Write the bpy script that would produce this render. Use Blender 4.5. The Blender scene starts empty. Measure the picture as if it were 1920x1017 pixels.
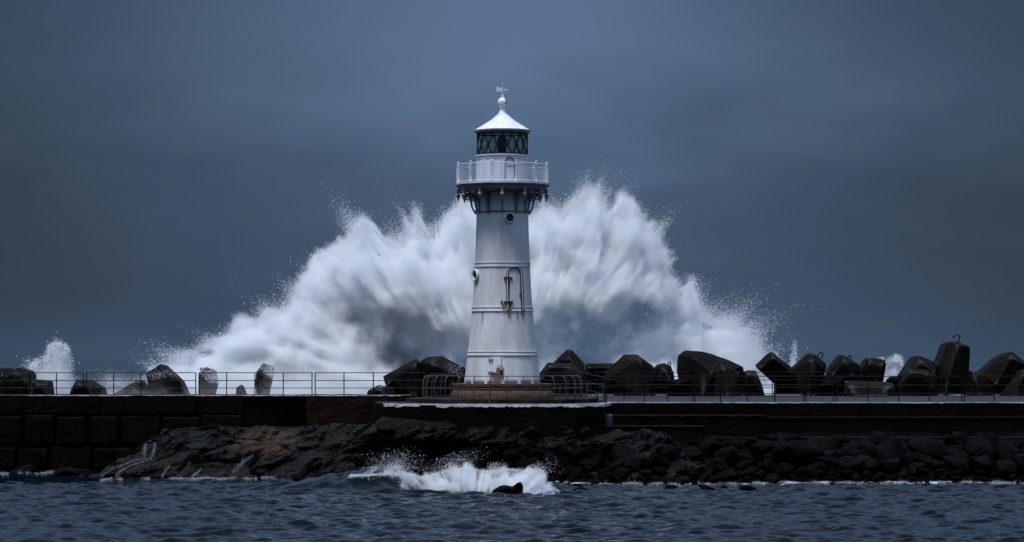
import bpy, bmesh, math, random
import numpy as np
from mathutils import Vector, noise as mnoise, Matrix
random.seed(7); rng = np.random.default_rng(11)
F = 5040.0; H = 5.25                       # focal length in source pixels, eye height in metres
sc = bpy.context.scene; col = sc.collection
R = math.radians
def at(X, Y, d): return Vector(((X - 960) / F * d, d, H - (Y - 665) / F * d))

# ------------------------------------------------------------------ camera
cam = bpy.data.cameras.new('camera'); co = bpy.data.objects.new('camera', cam); col.objects.link(co); sc.camera = co
co.location = (0, 0, H); co.rotation_euler = (math.pi / 2, 0, 0)
cam.lens = 36 * F / 1920; cam.shift_y = (665 - 508.5) / 1920; cam.clip_start = 1; cam.clip_end = 30000
sc.view_settings.view_transform = 'Standard'; sc.view_settings.look = 'None'
sc.cycles.volume_bounces = 5; sc.cycles.max_bounces = 7; sc.cycles.transparent_max_bounces = 16
sc.cycles.volume_step_rate = 1.0; sc.cycles.use_denoising = True; sc.cycles.adaptive_threshold = 0.02
sc.cycles.caustics_reflective = False; sc.cycles.caustics_refractive = False

# ------------------------------------------------------------------ node helper
class NT:
    def __init__(s, nt): s.nt = nt
    def n(s, kind, **kw):
        x = s.nt.nodes.new(kind)
        for k, v in kw.items(): setattr(x, k, v)
        return x
    def l(s, a, b): s.nt.links.new(a, b)
    def put(s, v, sock):
        if hasattr(v, 'is_output') or isinstance(v, bpy.types.NodeSocket): s.l(v, sock)
        else: sock.default_value = v
    def m(s, op, *a, clamp=False):
        x = s.n('ShaderNodeMath', operation=op, use_clamp=clamp)
        for i, v in enumerate(a): s.put(v, x.inputs[i])
        return x.outputs[0]
    def noise(s, vec, scale, detail=4, rough=.55, dist=0, dims='3D'):
        x = s.n('ShaderNodeTexNoise', noise_dimensions=dims)
        s.l(vec, x.inputs['Vector']); x.inputs['Scale'].default_value = scale; x.inputs['Detail'].default_value = detail
        x.inputs['Roughness'].default_value = rough; x.inputs['Distortion'].default_value = dist
        return x
    def ramp(s, fac, stops, interp='LINEAR'):
        x = s.n('ShaderNodeValToRGB'); e = x.color_ramp.elements; x.color_ramp.interpolation = interp
        while len(e) < len(stops): e.new(.5)
        for k, (p, c) in zip(e, stops):
            k.position = p; k.color = (c, c, c, 1) if isinstance(c, (int, float)) else (*c, 1)
        s.l(fac, x.inputs[0]); return x.outputs[0]
    def mix(s, f, a, b, mode='MIX'):
        x = s.n('ShaderNodeMix', data_type='RGBA', blend_type=mode)
        s.put(f, x.inputs[0])
        for v, i in ((a, 6), (b, 7)):
            if isinstance(v, tuple): x.inputs[i].default_value = (*v, 1)
            else: s.l(v, x.inputs[i])
        return x.outputs[2]
    def mapping(s, vec, scale=(1, 1, 1), loc=(0, 0, 0)):
        x = s.n('ShaderNodeMapping'); s.l(vec, x.inputs[0]); x.inputs['Scale'].default_value = scale; x.inputs['Location'].default_value = loc
        return x.outputs[0]
def new_mat(name):
    m = bpy.data.materials.new(name); m.use_nodes = True; m.node_tree.nodes.clear()
    return m, NT(m.node_tree)

# ------------------------------------------------------------------ world and sun
SUN_EL, SUN_AZ = 71, 38        # degrees; azimuth measured to the left behind the camera
w = bpy.data.worlds.new('World'); sc.world = w; w.use_nodes = True; w.node_tree.nodes.clear(); t = NT(w.node_tree)
tc = t.n('ShaderNodeTexCoord'); D = tc.outputs['Generated']; sp = t.n('ShaderNodeSeparateXYZ'); t.l(D, sp.inputs[0])
dx, dy, dz = sp.outputs
sky = t.n('ShaderNodeTexSky', sky_type='NISHITA', sun_disc=False, sun_elevation=R(SUN_EL), sun_rotation=R(180 + SUN_AZ))
nA = t.noise(t.mapping(D, (1, 1, 2.6)), 7, 3, .5).outputs['Fac']
nB = t.noise(t.mapping(D, (1, 1, 3)), 22, 4, .5).outputs['Fac']
zz = t.m('ADD', dz, t.m('ADD', t.m('MULTIPLY', t.m('SUBTRACT', nA, .5), .07), t.m('MULTIPLY', t.m('SUBTRACT', nB, .5), .034)))
lowc = t.ramp(t.m('MULTIPLY_ADD', zz, 4.0, .2), [(0, (.046, .086, .152)), (.2, (.048, .090, .162)), (.32, (.037, .070, .129)),
                                                (.45, (.047, .084, .151)), (.62, (.087, .147, .248)), (.76, (.083, .140, .235)), (1, (.050, .080, .145))])
gx = t.m('SUBTRACT', dx, t.m('MULTIPLY', t.m('SUBTRACT', nA, .5), .08))
side = t.m('POWER', 2.718, t.m('MULTIPLY', t.m('MULTIPLY', t.m('MULTIPLY', gx, gx), t.m('MULTIPLY_ADD', t.m('MAXIMUM', dz, 0.), 14., 1.)), -32.0))
lowc = t.mix(1.0, lowc, t.ramp(side, [(0, .32), (.4, .74), (1, 1.12)]), 'MULTIPLY')
highc = t.ramp(t.m('MULTIPLY', t.m('ADD', dz, t.m('MULTIPLY', t.m('SUBTRACT', nA, .5), .3)), 1.0), [(.10, (.10, .155, .26)), (.32, (.22, .34, .58)), (.8, (.56, .72, 1.0))])
hi = t.m('MULTIPLY', t.m('SUBTRACT', dz, .15), 6.0, clamp=True)
cloud = t.mix(hi, lowc, highc)
bgA = t.n('ShaderNodeBackground'); t.l(cloud, bgA.inputs[0]); bgA.inputs[1].default_value = 1.0
bgB = t.n('ShaderNodeBackground'); t.l(sky.outputs[0], bgB.inputs[0]); bgB.inputs[1].default_value = .06
mx = t.n('ShaderNodeMixShader'); mx.inputs[0].default_value = .06; t.l(bgA.outputs[0], mx.inputs[1]); t.l(bgB.outputs[0], mx.inputs[2])
wo = t.n('ShaderNodeOutputWorld'); t.l(mx.outputs[0], wo.inputs[0])
s = bpy.data.lights.new('sun', 'SUN'); s.energy = 3.55; s.angle = R(18); s.color = (1, .985, .97)
so = bpy.data.objects.new('sun', s); col.objects.link(so); so.rotation_euler = (R(90 - SUN_EL), 0, R(-SUN_AZ))

# ------------------------------------------------------------------ materials
def stone(name, dark, light, scale=1.2, bump=.5, rough=(.35, .7), wet_glints=0, tint=None, fine=9., spec=.4, streak=0, edge=0, patch=None, strata=False):
    m, t = new_mat(name); P = t.n('ShaderNodeTexCoord').outputs['Object']
    info = t.n('ShaderNodeObjectInfo'); v = t.n('ShaderNodeVectorMath', operation='ADD'); t.l(P, v.inputs[0])
    sc_ = t.n('ShaderNodeVectorMath', operation='SCALE'); t.l(info.outputs['Location'], sc_.inputs[0]); sc_.inputs[3].default_value = .0
    P2 = v.outputs[0] if not strata else t.mapping(v.outputs[0], (.35, .8, 1.5)); cmb = t.n('ShaderNodeCombineXYZ'); t.l(t.m('MULTIPLY', info.outputs['Random'], 37.), cmb.inputs[0]); t.l(cmb.outputs[0], v.inputs[1])
    a = t.noise(P2, scale, 6, .6, .3).outputs['Fac']; b = t.noise(P2, scale * fine, 5, .65).outputs['Fac']
    f = t.m('MULTIPLY_ADD', t.m('SUBTRACT', b, .5), .6, a)
    c = t.ramp(f, [(.3, dark), (.72, light)])
    if tint is not None:
        k = t.noise(P2, scale * .55, 3, .5).outputs['Fac']; c = t.mix(t.ramp(k, [(.5, 0.), (.66, .85)]), c, tint)
    if streak:
        q = t.noise(t.mapping(P2, (3.2, 3.2, .22)), 1.6, 5, .6).outputs['Fac']; c = t.mix(t.ramp(q, [(.45, 0.), (.75, streak)]), c, tuple(x * .25 for x in dark))
    if patch:
        e = None; ps = t.n('ShaderNodeSeparateXYZ'); t.l(P, ps.inputs[0])
        for i_, (c_, r_) in enumerate(zip(patch[0], patch[1])):
            q = t.m('DIVIDE', t.m('SUBTRACT', ps.outputs[i_], c_), r_); q = t.m('MULTIPLY', q, q); e = q if e is None else t.m('ADD', e, q)
        e = t.m('ADD', e, t.m('MULTIPLY_ADD', a, 3., -1.5)); k = t.m('SUBTRACT', 1.25, e, clamp=True)
        c = t.mix(k, c, t.ramp(f, [(.3, tuple(x * .3 for x in patch[2])), (.7, patch[2])]))
    if edge:
        g0 = t.n('ShaderNodeNewGeometry'); pn = t.m('MULTIPLY', t.m('SUBTRACT', t.m('MULTIPLY_ADD', t.m('SUBTRACT', b, .5), .04, g0.outputs['Pointiness']), .515), 14., clamp=True); c = t.mix(t.m('MULTIPLY', pn, edge), c, (.09, .09, .10))  # paler convex edges: salt rim plus rim light painted into the colour
    vc = t.m('MULTIPLY_ADD', info.outputs['Random'], .5, .75)
    c = t.mix(1., c, t.ramp(vc, [(0, 0.), (1, 1.)]), 'MULTIPLY')
    if wet_glints:  # wet glints painted as pale flecks on upward faces
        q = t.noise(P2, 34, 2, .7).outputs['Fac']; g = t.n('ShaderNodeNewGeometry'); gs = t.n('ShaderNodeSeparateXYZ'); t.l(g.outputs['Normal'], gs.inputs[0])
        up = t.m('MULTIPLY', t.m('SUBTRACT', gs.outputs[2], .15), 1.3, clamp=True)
        c = t.mix(t.m('MULTIPLY', t.ramp(q, [(.66, 0.), (.72, 1.)]), t.m('MULTIPLY', up, wet_glints)), c, (.3, .34, .42))
    bs = t.n('ShaderNodeBsdfPrincipled'); t.l(c, bs.inputs['Base Color'])
    t.l(t.ramp(b, [(.35, rough[0]), (.65, rough[1])]), bs.inputs['Roughness']); bs.inputs['Specular IOR Level'].default_value = spec
    vz = t.n('ShaderNodeTexVoronoi', feature='DISTANCE_TO_EDGE'); t.l(P2, vz.inputs['Vector']); vz.inputs['Scale'].default_value = scale * 1.3
    hh = t.m('ADD', t.m('ADD', t.m('MULTIPLY', a, .8), t.m('MULTIPLY', b, .22)), t.m('MULTIPLY', t.m('MINIMUM', vz.outputs[0], .06), 1.5))
    bp = t.n('ShaderNodeBump'); bp.inputs['Strength'].default_value = bump; bp.inputs['Distance'].default_value = .25; t.l(hh, bp.inputs['Height']); t.l(bp.outputs[0], bs.inputs['Normal'])
    o = t.n('ShaderNodeOutputMaterial'); t.l(bs.outputs[0], o.inputs[0]); return m
M = {}
M['basalt'] = stone('wet_basalt', (0.0004, 0.0004, 0.0004), (0.0028, 0.0024, 0.0023), 1.1, .5, wet_glints=.25, tint=(.0042, .0034, .003), spec=.015)
M['rock'] = stone('wet_outcrop_rock', (0.0011, 0.0010, 0.0009), (0.0087, 0.0071, 0.0062), .8, .9, (.3, .65), wet_glints=.5, tint=(.034, .020, .014), spec=.035)
M['rock2'] = stone('wet_bedrock', (.0012, .0011, .0011), (.0065, .0055, .005), 1.0, .7, (.3, .6), wet_glints=.35, tint=(.013, .009, .007), spec=.06, strata=True, patch=((-10.68, 117.00, 1.47), (1.5, 3.2, .75), (.05, .031, .023)))
M['wall'] = stone('wet_wall_stone', (0.0014, 0.0010, 0.0009), (0.0062, 0.0043, 0.0036), .9, .7, (.45, .8), tint=(.006, .0045, .004), streak=.8, spec=.035)
M['sandwall'] = stone('brown_wall_stone', (0.0056, 0.0034, 0.0025), (0.0161, 0.0099, 0.0068), 1.1, .7, (.45, .8), streak=.7, spec=.035)
M['concrete'] = stone('wet_dark_concrete', (0.0022, 0.0020, 0.0021), (0.0074, 0.0065, 0.0065), 1.0, .35, (.45, .75), tint=(.014, .011, .0095), spec=.035, streak=.5, edge=.9)
M['conc_brown'] = stone('brown_concrete', (0.0050, 0.0038, 0.0034), (0.0149, 0.0112, 0.0096), 1.0, .35, (.45, .75), spec=.035, streak=.5, edge=.9)
M['deck'] = stone('wet_deck', (.014, .013, .015), (.034, .031, .034), .7, .2, (.45, .7), tint=(.024, .020, .018), spec=.12)
M['pad'] = stone('rough_platform', (.006, .0045, .004), (.035, .026, .022), 1.6, .7, (.5, .8), wet_glints=.8, tint=(.011, .009, .008), spec=.1)
M['sandstone'] = stone('sandstone', (.040, .022, .014), (.14, .075, .045), 1.9, .7, (.6, .85), tint=(.045, .03, .022), spec=.15, streak=.6)
M['ledge_light'] = stone('ledge_edge_light', (.006, .0045, .004), (.026, .018, .015), 2.2, .8, (.6, .8), spec=.1)  # paler stone colour that paints the thin highlight along the ledge fronts

def paint(name, base, dirt, rough=.45, grime=.6, metal=0, spec=.5):
    m, t = new_mat(name); P = t.n('ShaderNodeTexCoord').outputs['Object']
    a = t.noise(t.mapping(P, (1, 1, .22)), 2.2, 6, .65).outputs['Fac']; b = t.noise(P, 1.1, 4, .6).outputs['Fac']; c3 = t.noise(P, 26, 3, .7).outputs['Fac']
    c = t.mix(t.m('MULTIPLY', t.ramp(a, [(.42, 0.), (.7, 1.)]), grime), base, dirt)
    c = t.mix(t.m('MULTIPLY', t.ramp(b, [(.4, 0.), (.75, 1.)]), grime * .6), c, tuple(x * .72 for x in base))
    c = t.mix(t.m('MULTIPLY', t.ramp(c3, [(.66, 0.), (.72, 1.)]), .35), c, dirt)
    bs = t.n('ShaderNodeBsdfPrincipled'); t.l(c, bs.inputs['Base Color']); bs.inputs['Roughness'].default_value = rough; bs.inputs['Metallic'].default_value = metal; bs.inputs['Specular IOR Level'].default_value = spec
    bp = t.n('ShaderNodeBump'); bp.inputs['Strength'].default_value = .15; bp.inputs['Distance'].default_value = .03; t.l(t.noise(P, 5, 4).outputs['Fac'], bp.inputs['Height']); t.l(bp.outputs[0], bs.inputs['Normal'])
    o = t.n('ShaderNodeOutputMaterial'); t.l(bs.outputs[0], o.inputs[0]); return m
M['white'] = paint('weathered_white_paint', (.62, .635, .665), (.27, .26, .28))
M['white2'] = paint('white_lantern_paint', (.68, .71, .82), (.38, .38, .44), grime=.4)
M['grey'] = paint('grey_gallery_paint', (.20, .20, .23), (.09, .085, .09))
M['rail'] = paint('dark_rail_paint', (.004, .0045, .0055), (.008, .005, .003), .5, spec=.12)
M['rustrail'] = paint('rusty_galvanised_rail', (.040, .034, .031), (.045, .022, .012), .6, .9)
M['black'] = paint('black_iron', (.004, .004, .0045), (.006, .005, .004), .5, spec=.1)
M['box'] = paint('grey_box_paint', (.28, .28, .30), (.12, .10, .09))
M['rust'] = paint('rusty_iron', (.07, .028, .012), (.02, .012, .010), .8, .9)
M['bird'] = paint('dark_plumage', (.02, .02, .024), (.01, .01, .012))
def lit_edge():  # light on the wet edges, painted as ragged white colour
    m, t = new_mat('lit_wet_edge'); P = t.n('ShaderNodeTexCoord').outputs['Object']
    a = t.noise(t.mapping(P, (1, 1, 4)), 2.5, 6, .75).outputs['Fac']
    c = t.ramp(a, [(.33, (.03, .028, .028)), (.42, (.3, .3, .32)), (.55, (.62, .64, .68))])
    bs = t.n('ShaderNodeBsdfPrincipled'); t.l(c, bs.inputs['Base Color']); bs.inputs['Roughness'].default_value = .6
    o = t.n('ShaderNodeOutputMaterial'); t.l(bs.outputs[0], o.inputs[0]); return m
M['lit_edge'] = lit_edge()
def glass():
    m, t = new_mat('lantern_glass'); P = t.n('ShaderNodeTexCoord').outputs['Object']
    a = t.noise(P, 2.3, 1, .5).outputs['Fac']
    bs = t.n('ShaderNodeBsdfPrincipled'); bs.inputs['Roughness'].default_value = .06
    t.l(t.ramp(a, [(.42, (.012, .020, .022)), (.50, (.05, .085, .085)), (.58, (.12, .20, .19)), (.66, (.02, .032, .036))]), bs.inputs['Base Color']); bs.inputs['Specular IOR Level'].default_value = .7
    tr = t.n('ShaderNodeBsdfTransparent'); tr.inputs[0].default_value = (.8, .93, .92, 1); mx = t.n('ShaderNodeMixShader'); mx.inputs[0].default_value = .35
    t.l(tr.outputs[0], mx.inputs[1]); t.l(bs.outputs[0], mx.inputs[2])
    o = t.n('ShaderNodeOutputMaterial'); t.l(mx.outputs[0], o.inputs[0]); return m
M['glass'] = glass()
def port_glass():
    m, t = new_mat('porthole_glass'); bs = t.n('ShaderNodeBsdfPrincipled'); bs.inputs['Base Color'].default_value = (.03, .075, .09, 1); bs.inputs['Roughness'].default_value = .1
    o = t.n('ShaderNodeOutputMaterial'); t.l(bs.outputs[0], o.inputs[0]); return m
M['pglass'] = port_glass()
def stain():
    m, t = new_mat('rust_stain'); P = t.n('ShaderNodeTexCoord').outputs['UV']; O = t.n('ShaderNodeTexCoord').outputs['Object']
    sp = t.n('ShaderNodeSeparateXYZ'); t.l(P, sp.inputs[0]); u, v = sp.outputs[0], sp.outputs[1]
    n = t.noise(t.mapping(O, (7, 7, .9)), 2.2, 5, .65).outputs['Fac']
    ex = t.m('SUBTRACT', 1., t.m('ABSOLUTE', t.m('MULTIPLY_ADD', u, 2., -1.)))
    k = t.m('MULTIPLY', t.m('MULTIPLY', t.m('POWER', ex, .7), t.m('POWER', v, .8)), t.ramp(n, [(.3, .25), (.65, 1.)]))
    bs = t.n('ShaderNodeBsdfPrincipled'); t.l(t.ramp(k, [(.1, (.20, .12, .07)), (.8, (.07, .025, .01))]), bs.inputs['Base Color']); bs.inputs['Roughness'].default_value = .8
    tr = t.n('ShaderNodeBsdfTransparent'); mx = t.n('ShaderNodeMixShader'); t.l(t.m('MULTIPLY', k, 2.2, clamp=True), mx.inputs[0]); t.l(tr.outputs[0], mx.inputs[1]); t.l(bs.outputs[0], mx.inputs[2])
    o = t.n('ShaderNodeOutputMaterial'); t.l(mx.outputs[0], o.inputs[0]); return m
M['stain'] = stain()
def foam_mat(name, c=(.82, .86, .92)):
    m, t = new_mat(name); d = t.n('ShaderNodeBsdfDiffuse'); d.inputs[0].default_value = (*c, 1); tr = t.n('ShaderNodeBsdfTranslucent'); tr.inputs[0].default_value = (*c, 1)
    mx = t.n('ShaderNodeMixShader'); mx.inputs[0].default_value = .45; t.l(d.outputs[0], mx.inputs[1]); t.l(tr.outputs[0], mx.inputs[2])
    o = t.n('ShaderNodeOutputMaterial'); t.l(mx.outputs[0], o.inputs[0]); return m
M['drop'] = foam_mat('spray_droplets', (.93, .95, 1.0))
M['foam'] = foam_mat('foam', (.55, .60, .68))

# ------------------------------------------------------------------ mesh builder
def wpos(o):
    p = Vector((0, 0, 0))
    while o is not None: p += o.location; o = o.parent
    return p
class MB:
    def __init__(s): s.v = []; s.f = []; s.uv = None
    def add(s, vs, fs):
        o = len(s.v); s.v += [tuple(p) for p in vs]; s.f += [tuple(i + o for i in f) for f in fs]; return s
    def box(s, x0, x1, y0, y1, z0, z1):
        return s.add([(x, y, z) for z in (z0, z1) for y in (y0, y1) for x in (x0, x1)],
                     [(0, 2, 3, 1), (4, 5, 7, 6), (0, 1, 5, 4), (2, 6, 7, 3), (0, 4, 6, 2), (1, 3, 7, 5)])
    def tube(s, pts, r, n=6, caps=True):
        pts = [Vector(p) for p in pts]; rr = r if isinstance(r, (list, tuple)) else [r] * len(pts); vs = []; fs = []
        up = None
        for i, p in enumerate(pts):
            d = (pts[min(i + 1, len(pts) - 1)] - pts[max(i - 1, 0)]).normalized()
            if up is None: up = d.orthogonal().normalized()
            up = (up - d * up.dot(d)).normalized(); b = d.cross(up)
            for k in range(n):
                a = 2 * math.pi * k / n; vs.append(p + (up * math.cos(a) + b * math.sin(a)) * rr[i])
        for i in range(len(pts) - 1):
            for k in range(n): fs.append((i * n + k, i * n + (k + 1) % n, (i + 1) * n + (k + 1) % n, (i + 1) * n + k))
        if caps: fs.append(tuple(range(n))[::-1]); fs.append(tuple(range((len(pts) - 1) * n, len(pts) * n)))
        return s.add(vs, fs)
    def lathe(s, prof, cx=0, cy=0, n=64, cap=True):
        vs = []; fs = []
        for r, z in prof:
            for k in range(n):
                a = 2 * math.pi * k / n; vs.append((cx + r * math.cos(a), cy + r * math.sin(a), z))
        for i in range(len(prof) - 1):
            for k in range(n): fs.append((i * n + k, i * n + (k + 1) % n, (i + 1) * n + (k + 1) % n, (i + 1) * n + k))
        if cap: fs.append(tuple(range(n))[::-1]); fs.append(tuple(range((len(prof) - 1) * n, len(prof) * n)))
        return s.add(vs, fs)
    def prism(s, poly, z0, z1):       # polygon of (x, y), counter-clockwise
        n = len(poly)
        return s.add([(x, y, z0) for x, y in poly] + [(x, y, z1) for x, y in poly],
                     [tuple(range(n))[::-1], tuple(range(n, 2 * n))] + [(i, (i + 1) % n, n + (i + 1) % n, n + i) for i in range(n)])
    def hull(s, pts):
        bm = bmesh.new()
        for p in pts: bm.verts.new(p)
        bmesh.ops.convex_hull(bm, input=bm.verts[:])
        for v in [v for v in bm.verts if not v.link_faces]: bm.verts.remove(v)
        bmesh.ops.recalc_face_normals(bm, faces=bm.faces[:])
        bm.verts.index_update(); r = s.add([v.co[:] for v in bm.verts], [[v.index for v in f.verts] for f in bm.faces]); bm.free(); return r
    def build(s, name, mat, parent=None, smooth=False, bevel=0, origin=None):
        me = bpy.data.meshes.new(name); v = s.v
        o = Vector(origin) if origin is not None else Vector((0, 0, 0))
        if origin is not None: v = [tuple(Vector(p) - o) for p in v]
        me.from_pydata(v, [], s.f); me.update(); me.materials.append(mat)
        if smooth: me.shade_smooth()
        ob = bpy.data.objects.new(name, me); col.objects.link(ob); ob.location = o
        if parent is not None:
            ob.parent = parent; ob.location = o - wpos(parent)
        if bevel:
            b = ob.modifiers.new('bevel', 'BEVEL'); b.width = bevel; b.segments = 2; b.limit_method = 'ANGLE'; b.angle_limit = R(25)
        return ob
def tag(o, label=None, cat=None, group=None, kind=None):
    if label: o['label'] = label
    if cat: o['category'] = cat
    if group: o['group'] = group
    if kind: o['kind'] = kind
    return o
def thing(name, loc, label, cat, group=None):
    o = bpy.data.objects.new(name, None); col.objects.link(o); o.location = loc; o.empty_display_size = .3
    return tag(o, label, cat, group)
def fbm(p, o=5, h=.5): return mnoise.fractal(Vector(p), 1.0 - h + .5, 2.05, o)

# ------------------------------------------------------------------ lighthouse
CX, CY = -0.43, 120.0
def Z(Y): return H - (Y - 665) / 42.0
zb, zt = Z(720), Z(357)
RP = [(zb, 1.71), (Z(690), 1.63), (Z(661), 1.55), (Z(620), 1.445), (Z(581), 1.35), (Z(540), 1.285), (Z(497), 1.225), (Z(450), 1.185), (Z(402), 1.157), (zt, 1.145)]
def srad(z): return float(np.interp(z, [a for a, _ in RP], [b for _, b in RP]))
def S(th, z, off=0.):
    r = srad(z) + off; return Vector((CX + r * math.sin(th), CY - r * math.cos(th), z))
LH = thing('lighthouse', (CX, CY, 3.32), 'white riveted iron lighthouse with balcony and diamond lantern on a sandstone plinth', 'lighthouse')
mb = MB(); zs = np.linspace(zb, zt, 40); mb.lathe([(srad(z), z) for z in zs], CX, CY, 96)
shaft = mb.build('tower_shaft', M['white'], LH, smooth=True)
def rivet(mb, th, z, off, r=.017):
    c = S(th, z, off); nrm = Vector((math.sin(th), -math.cos(th), 0)); a = Vector((math.cos(th), math.sin(th), 0)); b = Vector((0, 0, 1))
    vs = [c + a * r * math.cos(k * math.pi / 3) + b * r * math.sin(k * math.pi / 3) for k in range(6)] + [c + nrm * r * .9]
    mb.add(vs, [(k, (k + 1) % 6, 6) for k in range(6)])
mb = MB(); NS = 14
for i in range(NS):
    th0 = i * 2 * math.pi / NS + R(.5)
    for off_ in (-1, 1):
        z = zb + .05
        while z < Z(400):
            rivet(mb, th0 + off_ * .045 / srad(z), z + (.05 if off_ > 0 else 0), .006, .022); z += .105
mb.build('rivet_rows', M['white'], shaft)
for i in range(NS):                # flat lap strips under the rivets
    th0 = i * 2 * math.pi / NS + R(.5)
mb = MB()
for i in range(NS):
    th0 = i * 2 * math.pi / NS + R(.5); vs = []; fs = []
    for j, z in enumerate(np.linspace(zb + .01, Z(400), 30)):
        hw = .07 / srad(z); vs += [S(th0 - hw, z, .000), S(th0 - hw, z, .007), S(th0 + hw, z, .007), S(th0 + hw, z, .000)]
        if j:
            q = (j - 1) * 4; fs += [(q, q + 4, q + 5, q + 1), (q + 1, q + 5, q + 6, q + 2), (q + 2, q + 6, q + 7, q + 3)]
    mb.add(vs, fs)
mb.build('lap_strips', M['white'], shaft)
for yc, hh in ((497.5, 4.4), (580.5, 4.4), (663, 4.2)):
    mb = MB(); z0, z1 = Z(yc + hh), Z(yc - hh)
    mb.lathe([(srad(z0) - .01, z0), (srad(z0) + .045, z0 + .01), (srad(z0) + .045, z0 + .035), (srad(z0) + .02, z0 + .045), (srad(z1) + .02, z1 - .045), (srad(z1) + .045, z1 - .035), (srad(z1) + .045, z1 - .01), (srad(z1) - .01, z1)], CX, CY, 96)
    for k in range(96):
        for dz_, ph in ((-.035, 0), (.035, .5)): rivet(mb, (k + ph) * 2 * math.pi / 96, (z0 + z1) / 2 + dz_, .021)
    mb.build('riveted_band', M['white'], LH)
def patch(name, poly_f, mat, parent, nu=14, nv=24, off0=.0, off1=.03, uv=False, smooth=True):
    """solid patch on the shaft: poly_f(u,v) -> (theta, z)"""
    mb = MB(); vs = []; fs = []
    for j in range(nv + 1):
        for i in range(nu + 1):
            th, z = poly_f(i / nu, j / nv); vs.append(S(th, z, off1))
    n1 = len(vs)
    for j in range(nv):
        for i in range(nu):
            q = j * (nu + 1) + i; fs.append((q, q + 1, q + nu + 2, q + nu + 1))
    if not uv:
        for j in range(nv + 1):
            for i in range(nu + 1):
                th, z = poly_f(i / nu, j / nv); vs.append(S(th, z, off0))
        loop = [i for i in range(nu + 1)] + [j * (nu + 1) + nu for j in range(1, nv + 1)] + [nv * (nu + 1) + i for i in range(nu - 1, -1, -1)] + [j * (nu + 1) for j in range(nv - 1, 0, -1)]
        for a, b in zip(loop, loop[1:] + loop[:1]): fs.append((a + n1, b + n1, b, a))
    mb.add(vs, fs); ob = mb.build(name, mat, parent, smooth=False)
    if uv:
        l = ob.data.uv_layers.new(name='UVMap')
        for lo in ob.data.loops:
            i = lo.vertex_index % (nu + 1); j = lo.vertex_index // (nu + 1); l.data[lo.index].uv = (i / nu, j / nv)
    return ob
# upper door
dth0, dth1 = R(10), R(41); dzb, dzt = Z(586), Z(503.5); dmid = (dth0 + dth1) / 2; dhw = (dth1 - dth0) / 2
def arch(u, v, g=1.0):
    th = dmid + (u * 2 - 1) * dhw * g; w_ = dhw * srad(5) * g * 1.05; zt_ = dzt - (1 - g) * .34 - w_ + math.sqrt(max(0, w_ ** 2 - ((u * 2 - 1) * w_) ** 2))
    return th, dzb + .02 + (zt_ - dzb - .02) * v
door = patch('door', lambda u, v: arch(u, v, .86), M['white'], LH, off0=.0, off1=.022)
mb = MB(); pth = []
w_ = dhw * 1.28
for v in np.linspace(0, 1, 12): pth.append(S(dth0, dzb + v * (dzt - w_ - dzb), .05))
for a in np.linspace(0, math.pi, 14)[1:-1]: pth.append(S(dmid - dhw * math.cos(a), dzt - w_ + w_ * math.sin(a), .05))
for v in np.linspace(1, 0, 12): pth.append(S(dth1, dzb + v * (dzt - w_ - dzb), .05))
mb.tube(pth, .024, 8); mb.build('door_frame', M['white'], door, smooth=True)
mb = MB(); mb.tube([S(dth0 + .045, dzb + .06, .03)] + [S(dth0 + .045, dzb + v, .03) for v in (.4, .8, 1.2)], .014, 5); mb.tube([S(dth1 - .05, dzb + v, .03) for v in (.06, .5, 1.0, 1.3)], .013, 5); 
mb.tube([p + (p - S(dmid, p.z, 0)).normalized() * .045 for p in pth], .017, 5, False); mb.tube([p - (p - S(dmid, p.z, 0)).normalized() * .05 for p in pth[8:]], .019, 5, False)
mb.build('door_gap', M['black'], door)
for yy in (523, 568):
    mb = MB(); z = Z(yy)
    for a, b in ((-.12, .03), (.04, .17)):
        vs = []; 
        for dz_ in (-.05, .05):
            for th in (dth0 + a, dth0 + b): vs += [S(th, z + dz_, .02), S(th, z + dz_, .085)]
        mb.hull(vs)
    mb.tube([S(dth0 + .035, z - .09, .09), S(dth0 + .035, z + .09, .09)], .022, 6)
    if yy == 568: mb.hull([S(dth0 + a, z + dz_, o) for a in (-.22, -.16) for dz_ in (-.07, .07) for o in (.0, .06)])
    mb.build('hinge', M['rust'], door)
mb = MB(); mb.tube([S(dth1 - .1, Z(553), .02), S(dth1 - .1, Z(553), .09), S(dth1 - .1, Z(557), .10)], .022, 6); mb.tube([S(dth1 - .1, Z(551), .05), S(dth1 - .1, Z(558), .05)], .02, 6); mb.build('door_handle', M['rust'], door)
for (tA, tB, yA, yB) in ((-40, -37, 586, 606), (27, 30, 586, 606), (9.5, 16, 526, 566), (8, 18, 570, 600), (-1, 6, 572, 592), (37, 43.5, 582, 602)):
    patch('rust_stain', lambda u, v: (R(tA + (tB - tA) * u), Z(yB + (yA - yB) * v)), M['stain'], LH, 6, 10, off1=.052 if yB > 575 else .026, uv=True)
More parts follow.
